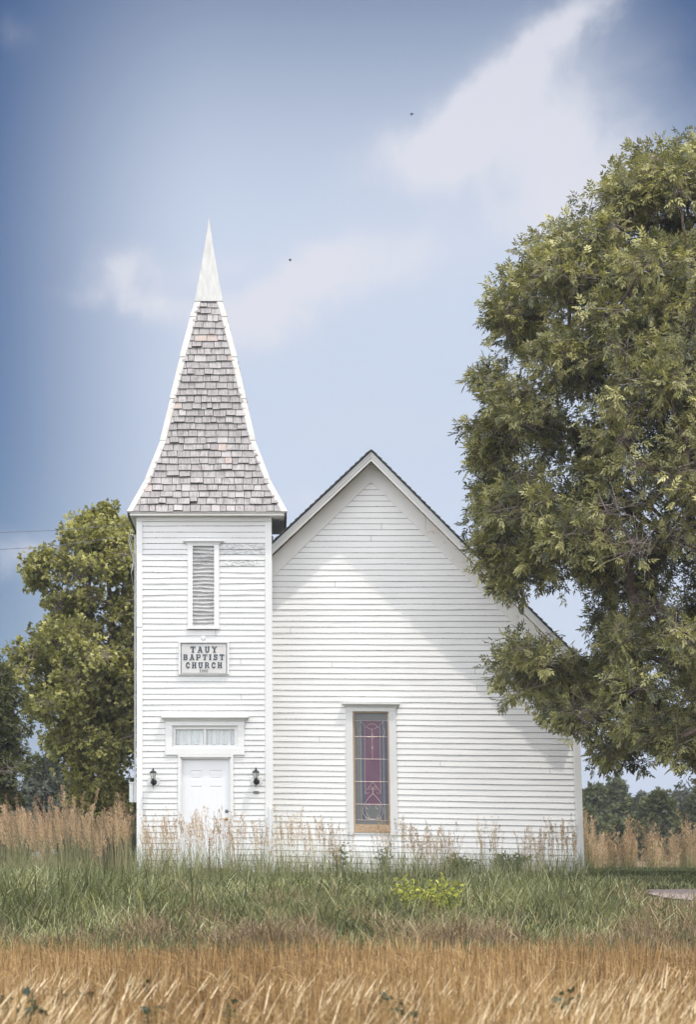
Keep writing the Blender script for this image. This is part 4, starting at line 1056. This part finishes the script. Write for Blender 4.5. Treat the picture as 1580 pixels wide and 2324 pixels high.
# dead brown grass at the foot of the bank
n = 48000; x, y, px = scatter(n, -15.8, -9.5, -330, 1950, rg, 1.5); kq = patch(x, y*.4, .9)+rg.normal(0, .5, n) > -.1; x, y, px = x[kq], y[kq], px[kq]; n = len(x); g = gz(x, y)
h = rg.uniform(.15, .58, n)*(1+.3*patch(x, y, .9)); P = np.stack([x, y, g-.02], 1)
ln_ = np.stack([rg.normal(.0, .35, n), rg.normal(-.1, .3, n), np.zeros(n)], 1)
V, q, tr = blades(P, h, rg.uniform(.008, .018, n), ln_, rg.uniform(.2, 1.5, n), rg)
grass_obj('dead_grass', 'low rust brown dead grass along the foot of the green bank', [(V, q, tr, rg.uniform(0, 1, n))], M['brownblade'])
# short lawn beyond
n = 44000; x, y, px = scatter(n, -2.5, 20, 1290, 2050, rg, 1.3); g = gz(x, y)
ok = ~((x < xr+.1) & (y > .5))
x, y, g = x[ok], y[ok], g[ok]; n = len(x); h = rg.uniform(.05, .13, n)
P = np.stack([x, y, g-.01], 1); ln_ = np.stack([rg.normal(0, .4, n), rg.normal(0, .4, n), np.zeros(n)], 1)
V, q, tr = blades(P, h, rg.uniform(.012, .03, n), ln_, rg.uniform(0, 1, n), rg)
grass_obj('lawn_grass', 'short darker lawn at the right beyond the tall grass', [(V, q, tr, rg.uniform(0, .55, n))], M['grass'])

def tall(name, label, x, y, hts, rg, leanx=-.05, nsp=26, plen=.34, thick=1.0, spread=.055, blade=2):
    n = len(x); g = gz(x, y); P = np.stack([x, y, g-.02], 1)
    lv = np.stack([rg.normal(leanx, .09, n), rg.normal(0, .08, n), np.zeros(n)], 1)
    wd = np.tile(np.array([[1., 0, 0]]), (n, 1))
    V1, q1, t1 = blades(P, hts, np.full(n, .0055*thick), lv, np.zeros(n), rg, wd)
    parts = [(V1, q1, t1, rg.uniform(.3, 1, n))]
    if blade:
        k = blade; Pb = np.repeat(P, k, 0); hb = np.repeat(hts, k)*rg.uniform(.3, .62, n*k)
        lb = np.stack([rg.normal(0, .4, n*k), rg.normal(0, .3, n*k), np.zeros(n*k)], 1)
        V3, q3, t3 = blades(Pb, hb, rg.uniform(.006, .013, n*k), lb, rg.uniform(0, 1.3, n*k), rg); parts.append((V3, q3, t3, rg.uniform(0, .6, n*k)))
    grass_obj(name+'_stalks', label+', stalks and leaves', parts, M['stalk'])
    # panicles: small spikelets around the top of each stalk
    N = n*nsp; u = rg.uniform(0, 1, N); hh = np.repeat(hts, nsp); pl_ = np.repeat(plen*rg.uniform(.6, 1.15, n), nsp)
    t_ = 1-u*pl_/hh; ctr = np.repeat(P, nsp, 0)+np.stack([np.zeros(N), np.zeros(N), hh*t_], 1)+np.repeat(lv, nsp, 0)*(t_**2*hh)[:, None]
    an = rg.uniform(0, 2*np.pi, N); rad = spread*np.sin(np.pi*np.clip(u*.85+.08, 0, 1))*rg.uniform(.1, 1, N)
    o_ = ctr+np.stack([np.cos(an)*rad, np.sin(an)*rad, rad*1.2], 1)
    d = unit(np.stack([np.cos(an)*.35+np.repeat(lv[:, 0], nsp)*1.5, np.sin(an)*.35, np.full(N, 1.0)], 1)+rg.normal(0, .12, (N, 3)))
    V, Fc, rr = leaves(o_, d, np.array([[0, -1., .2]])+np.zeros((N, 3)), .042*thick, .0085*thick, 'single', np.clip(np.repeat(rg.uniform(0, .7, n), nsp)+rg.uniform(0, .3, N), 0, 1), rg)
    me = mesh_np(name, V, [Fc], [rr]); o = finish(name, me, M['tan']); tag(o, label+', seed heads', 'grass', kind='stuff')
# in front of the church
n = 480; x, y, px = scatter(n, -4.2, -.5, 318, 1320, rg); cl_ = np.sin(px*.021)+.7*np.sin(px*.057+1)+rg.normal(0, .6, n)
ok = (cl_ > -.5)|(px < 560); x, y, px = x[ok], y[ok], px[ok]; n = len(x)
ht = (np.interp(px, [300, 480, 650, 800, 1000, 1320], [1.05, 1.12, 1.06, .95, .9, .9])*rg.uniform(.72, 1.12, n)+.06*np.sin(px*.03)-gz(x, y)*.8)
ht = ht*np.where(rg.uniform(0, 1, n) < .2, 1.12, 1)
tall('tan_grass', 'sparse tan tall grass standing before the white church walls', x, y, ht, rg, -.05, 36, .50, 1.0, .028)
n = 3600; x, y, px = scatter(n, -4.5, -.6, 300, 1330, rg); g = gz(x, y)
h = rg.uniform(.25, .85, n)*np.interp(px, [300, 480, 700, 1000, 1330], [1.1, 1.0, .85, .8, .85])
V, q, tr = blades(np.stack([x, y, g-.02], 1), h, rg.uniform(.005, .012, n), np.stack([rg.normal(-.03, .22, n), rg.normal(0, .2, n), np.zeros(n)], 1), rg.uniform(0, .7, n), rg)
grass_obj('wall_grass', 'thin green grass blades standing against the foot of the white walls', [(V, q, tr, rg.uniform(.2, 1, n))], M['grass'])
# dense stand left of the tower
n = 1200; x, y, px = scatter(n, -3.5, 9, -380, 302, rg)
ht = (1.28*rg.uniform(.62, 1.0, n)+.32*(rg.uniform(0, 1, n) < .14)+.09*np.sin(px*.05)+.07*np.sin(px*.023+y))-gz(x, y)*.8+np.maximum(0, y)*.012
tall('seeding_grass', 'dense tan tall grass left of the church tower', x, y, ht, rg, -.05, 46, .40, 1.1, .036)
# clumps at the right behind the lawn
cxs = []
for cpx in np.concatenate([np.linspace(1330, 1610, 11)+rg.normal(0, 7, 11), np.array([1330, 1342, 1372])]):
    k = int(rg.uniform(26, 60)); yy = rg.uniform(14, 24); s_ = F/(D+yy); cxs.append(((cpx-X0)/s_+rg.normal(0, .12, k), yy+rg.normal(0, .2, k), np.full(k, rg.uniform(.8, 1.42))*rg.uniform(.55, 1.1, k))); cxs[-1] = (cxs[-1][0], cxs[-1][1], cxs[-1][2]*np.clip(1.08-3.2*np.abs(cxs[-1][0]-cxs[-1][0].mean()), .45, 1.1))
x = np.concatenate([c[0] for c in cxs]); y = np.concatenate([c[1] for c in cxs]); ht = np.concatenate([c[2] for c in cxs])
tall('clump_grass', 'tan clumps of tall grass beyond the lawn right of the nave', x, y, ht, rg, 0.0, 46, .8, 1.5, .055, 3)

# stubble field
n = 54000; y = -46+(46-16.6)*rg.uniform(0, 1, n)**.75; y = np.where(y > -18, y+rg.exponential(.45, n)-.3, y)
row = np.round((y+46)/.19)*.19-46+rg.normal(0, .035, n); y = np.where(rg.uniform(0, 1, n) < .7, row, y)
px = rg.uniform(-350, 1950, n); x = (px-X0)*(D+y)/F; ok = (D+y) > 11; x, y, px = x[ok], y[ok], px[ok]; n = len(x); g = gz(x, y)
h = rg.uniform(.10, .36, n)*(1+.15*patch(x, y)); P = np.stack([x, y, g-.02], 1)
ln_ = np.stack([rg.normal(.03, 1, n)*np.where(rg.uniform(0, 1, n) < .35, .38, .09), rg.normal(0, .15, n), np.zeros(n)], 1); wd = np.tile(np.array([[1., 0, 0]]), (n, 1))
V, q, tr = blades(P, h, rg.uniform(.004, .010, n), ln_, np.zeros(n), rg, wd, 1)
grass_obj('stubble', 'orange tan cut stubble filling the bottom of the photo', [(V, q, tr, np.clip(rg.uniform(0, .8, n)+.2*patch(x, y, .3), 0, 1))], M['straw'], 'stubble')
n = 9000; y = rg.uniform(-34, -24.0, n); px = rg.uniform(-200, 1800, n)
dens = np.interp(px, [-200, 80, 300, 420, 600, 750, 1100, 1300, 1800], [.9, 1, .8, .25, .2, .6, .5, .9, 1])*sstep(24.0, 28, -y)*(.6+.6*np.sin(px*.021)*np.sin(y*2)); ok = rg.uniform(0, 1, n) < dens*.6; y, px = y[ok], px[ok]; n = len(y)
x = (px-X0)*(D+y)/F; g = gz(x, y)+rg.uniform(.02, .2, n); L = rg.uniform(.15, .5, n); an = rg.normal(.8, .28, n)*np.where(rg.uniform(0, 1, n) < .85, 1, -1)
ln_ = np.stack([np.cos(an)*1.0, rg.normal(0, .5, n), np.zeros(n)], 1); wd = np.stack([-np.sin(an), np.zeros(n), np.cos(an)], 1)
V, q, tr = blades(np.stack([x, y, g], 1), L*.55*np.abs(np.sin(an)), rg.uniform(.006, .011, n), ln_, np.zeros(n), rg, wd, 1)
grass_obj('loose_straw', 'pale loose straws lying slantwise over the stubble', [(V, q, tr, rg.uniform(0, 1, n))], M['palestraw'], 'straw')

n = 16000; x, y, px = scatter(n, -46+11.5, -17, -350, 1950, rg, .8); g = gz(x, y)
V, q, tr = blades(np.stack([x, y, g+rg.uniform(0, .14, n)], 1), rg.uniform(.03, .13, n), rg.uniform(.005, .010, n), np.stack([rg.normal(0, 1.1, n), rg.normal(0, .6, n), np.zeros(n)], 1), rg.uniform(0, 1.2, n), rg, np.tile(np.array([[.5, 0, .85]]), (n, 1)))
grass_obj('straw_chaff', 'short broken bits of straw tangled between the stubble stems', [(V, q, tr, rg.uniform(.2, 1, n))], M['straw'], 'straw')
n = 11000; x, y, px = scatter(n, -18.2, -15.5, -330, 1950, rg); kq = y > -16.9+.8*np.sin(x*1.3)*np.sin(x*.37+1)-rg.exponential(.25, n); x, y, px = x[kq], y[kq], px[kq]; n = len(x); g = gz(x, y)
V, q, tr = blades(np.stack([x, y, g-.02], 1), rg.uniform(.10, .34, n)*(1+.35*patch(x, y, 1.3)), rg.uniform(.008, .022, n), np.stack([rg.normal(0, .35, n), rg.normal(-.1, .3, n), np.zeros(n)], 1), rg.uniform(.3, 1.9, n), rg)
grass_obj('fringe_grass', 'low blue green grass fringe where the bank meets the stubble', [(V, q, tr, rg.uniform(0, .9, n))], M['fringe'])

# ---------------------------------------------------------------- small leafy plants
def leafy(name, label, cat, c, hgt, rad, nst, nlf, size, width, mat, seed, group=None, pat='tri'):
    rg = np.random.default_rng(seed); root = empty(name, c, label, cat, group); c = np.array(c)
    an = rg.uniform(0, 2*np.pi, nst); rr = rad*rg.uniform(.2, 1, nst); tip = c+np.stack([np.cos(an)*rr, np.sin(an)*rr, hgt*rg.uniform(.6, 1, nst)], 1)
    b0 = c+np.stack([np.cos(an)*rr*.3, np.sin(an)*rr*.3, np.full(nst, -.03)], 1)
    V, Fc = seg_tubes(b0, tip, np.full(nst, .006), np.full(nst, .003), 4); finish('stem', mesh_np('stem', V, [Fc]), M['stalk'], root)
    t_ = rg.uniform(.25, 1.02, (nst, nlf, 1)); O = (b0[:, None]*(1-t_)+tip[:, None]*t_).reshape(-1, 3); N = len(O)
    d = unit(rg.normal(0, 1, (N, 3))*[1, 1, .4]+[0, 0, .25]); V, Fc, r = leaves(O, d, np.zeros((N, 3))+[0, -.2, 1], size, width, pat, rg.uniform(0, 1, N), rg)
    finish('foliage', mesh_np('foliage', V, [Fc], [r]), mat, root)
def gp(px, y, dz=0): x = (px-X0)*(D+y)/F; return (x, y, float(gz(x, y))+dz)
leafy('lime_bush', 'bright yellow green bush in the grass in front of the brick pile', 'bush', gp(975, -11.8, .0), .72, .52, 40, 15, .050, .025, M['lime'], 1)
leafy('weed', 'broad leafy green weed at the wall foot just right of the bricks', 'weed', gp(1045, -1.6), .36, .30, 26, 10, .07, .04, M['weed'], 2)
leafy('weed', 'taller leafy green weed against the nave wall near its right third', 'weed', gp(1160, -2.0), .44, .40, 36, 12, .06, .03, M['weed'], 3)
leafy('weed', 'slim green weed before the nave wall left of the stained glass window', 'weed', gp(770, -1.2), .62, .12, 8, 12, .05, .03, M['weed'], 4)
leafy('weed', 'slim green weed under the stained glass window', 'weed', gp(872, -1.4), .55, .14, 9, 12, .05, .03, M['weed'], 5)
leafy('dock_plant', 'rusty red dock stalk in front of the church door', 'plant', gp(478, -4.5), .86, .05, 3, 40, .022, .018, M['dock'], 6, pat='single')
for i, (px, py, sc, lb) in enumerate([(315, 2228, 1, 'single dark green leaf pair standing above the stubble at the left'), (185, 2255, .9, 'dark green leafy seedling low in the stubble beside the brightest straws'), (60, 2290, 1.3, 'largest dark green seedling clump in the bottom left corner'),
        (20, 2265, .9, 'dark green seedling at the left edge of the stubble'), (880, 2270, 1.0, 'dark green seedling in the stubble below the nave window'), (925, 2300, 1, 'dark green seedling at the bottom edge left of centre right'),
        (1290, 2275, 1.1, 'dark green seedling in the stubble right of centre'), (1320, 2245, .6, 'smaller green seedling behind the one right of centre'), (520, 2285, .9, 'dark green seedling in the stubble below the church door'), (1500, 2295, .7, 'small dark green seedling near the bottom right corner'), (360, 2290, .9, 'dark green seedling low in the stubble below the tower left edge')]):
    # find the ground point whose plant centre shows at (px, py)
    hz = -.87+.22; dist = (ZC-hz)*F/(py-H0); y = dist-D; x = (px-X0)*dist/F
    leafy('seedling', lb, 'seedling', (x, y, float(gz(x, y))), .27*sc, .09*sc, 6, 3, .05*sc, .042*sc, M['bean'], 80+i, 'green seedlings in the stubble')
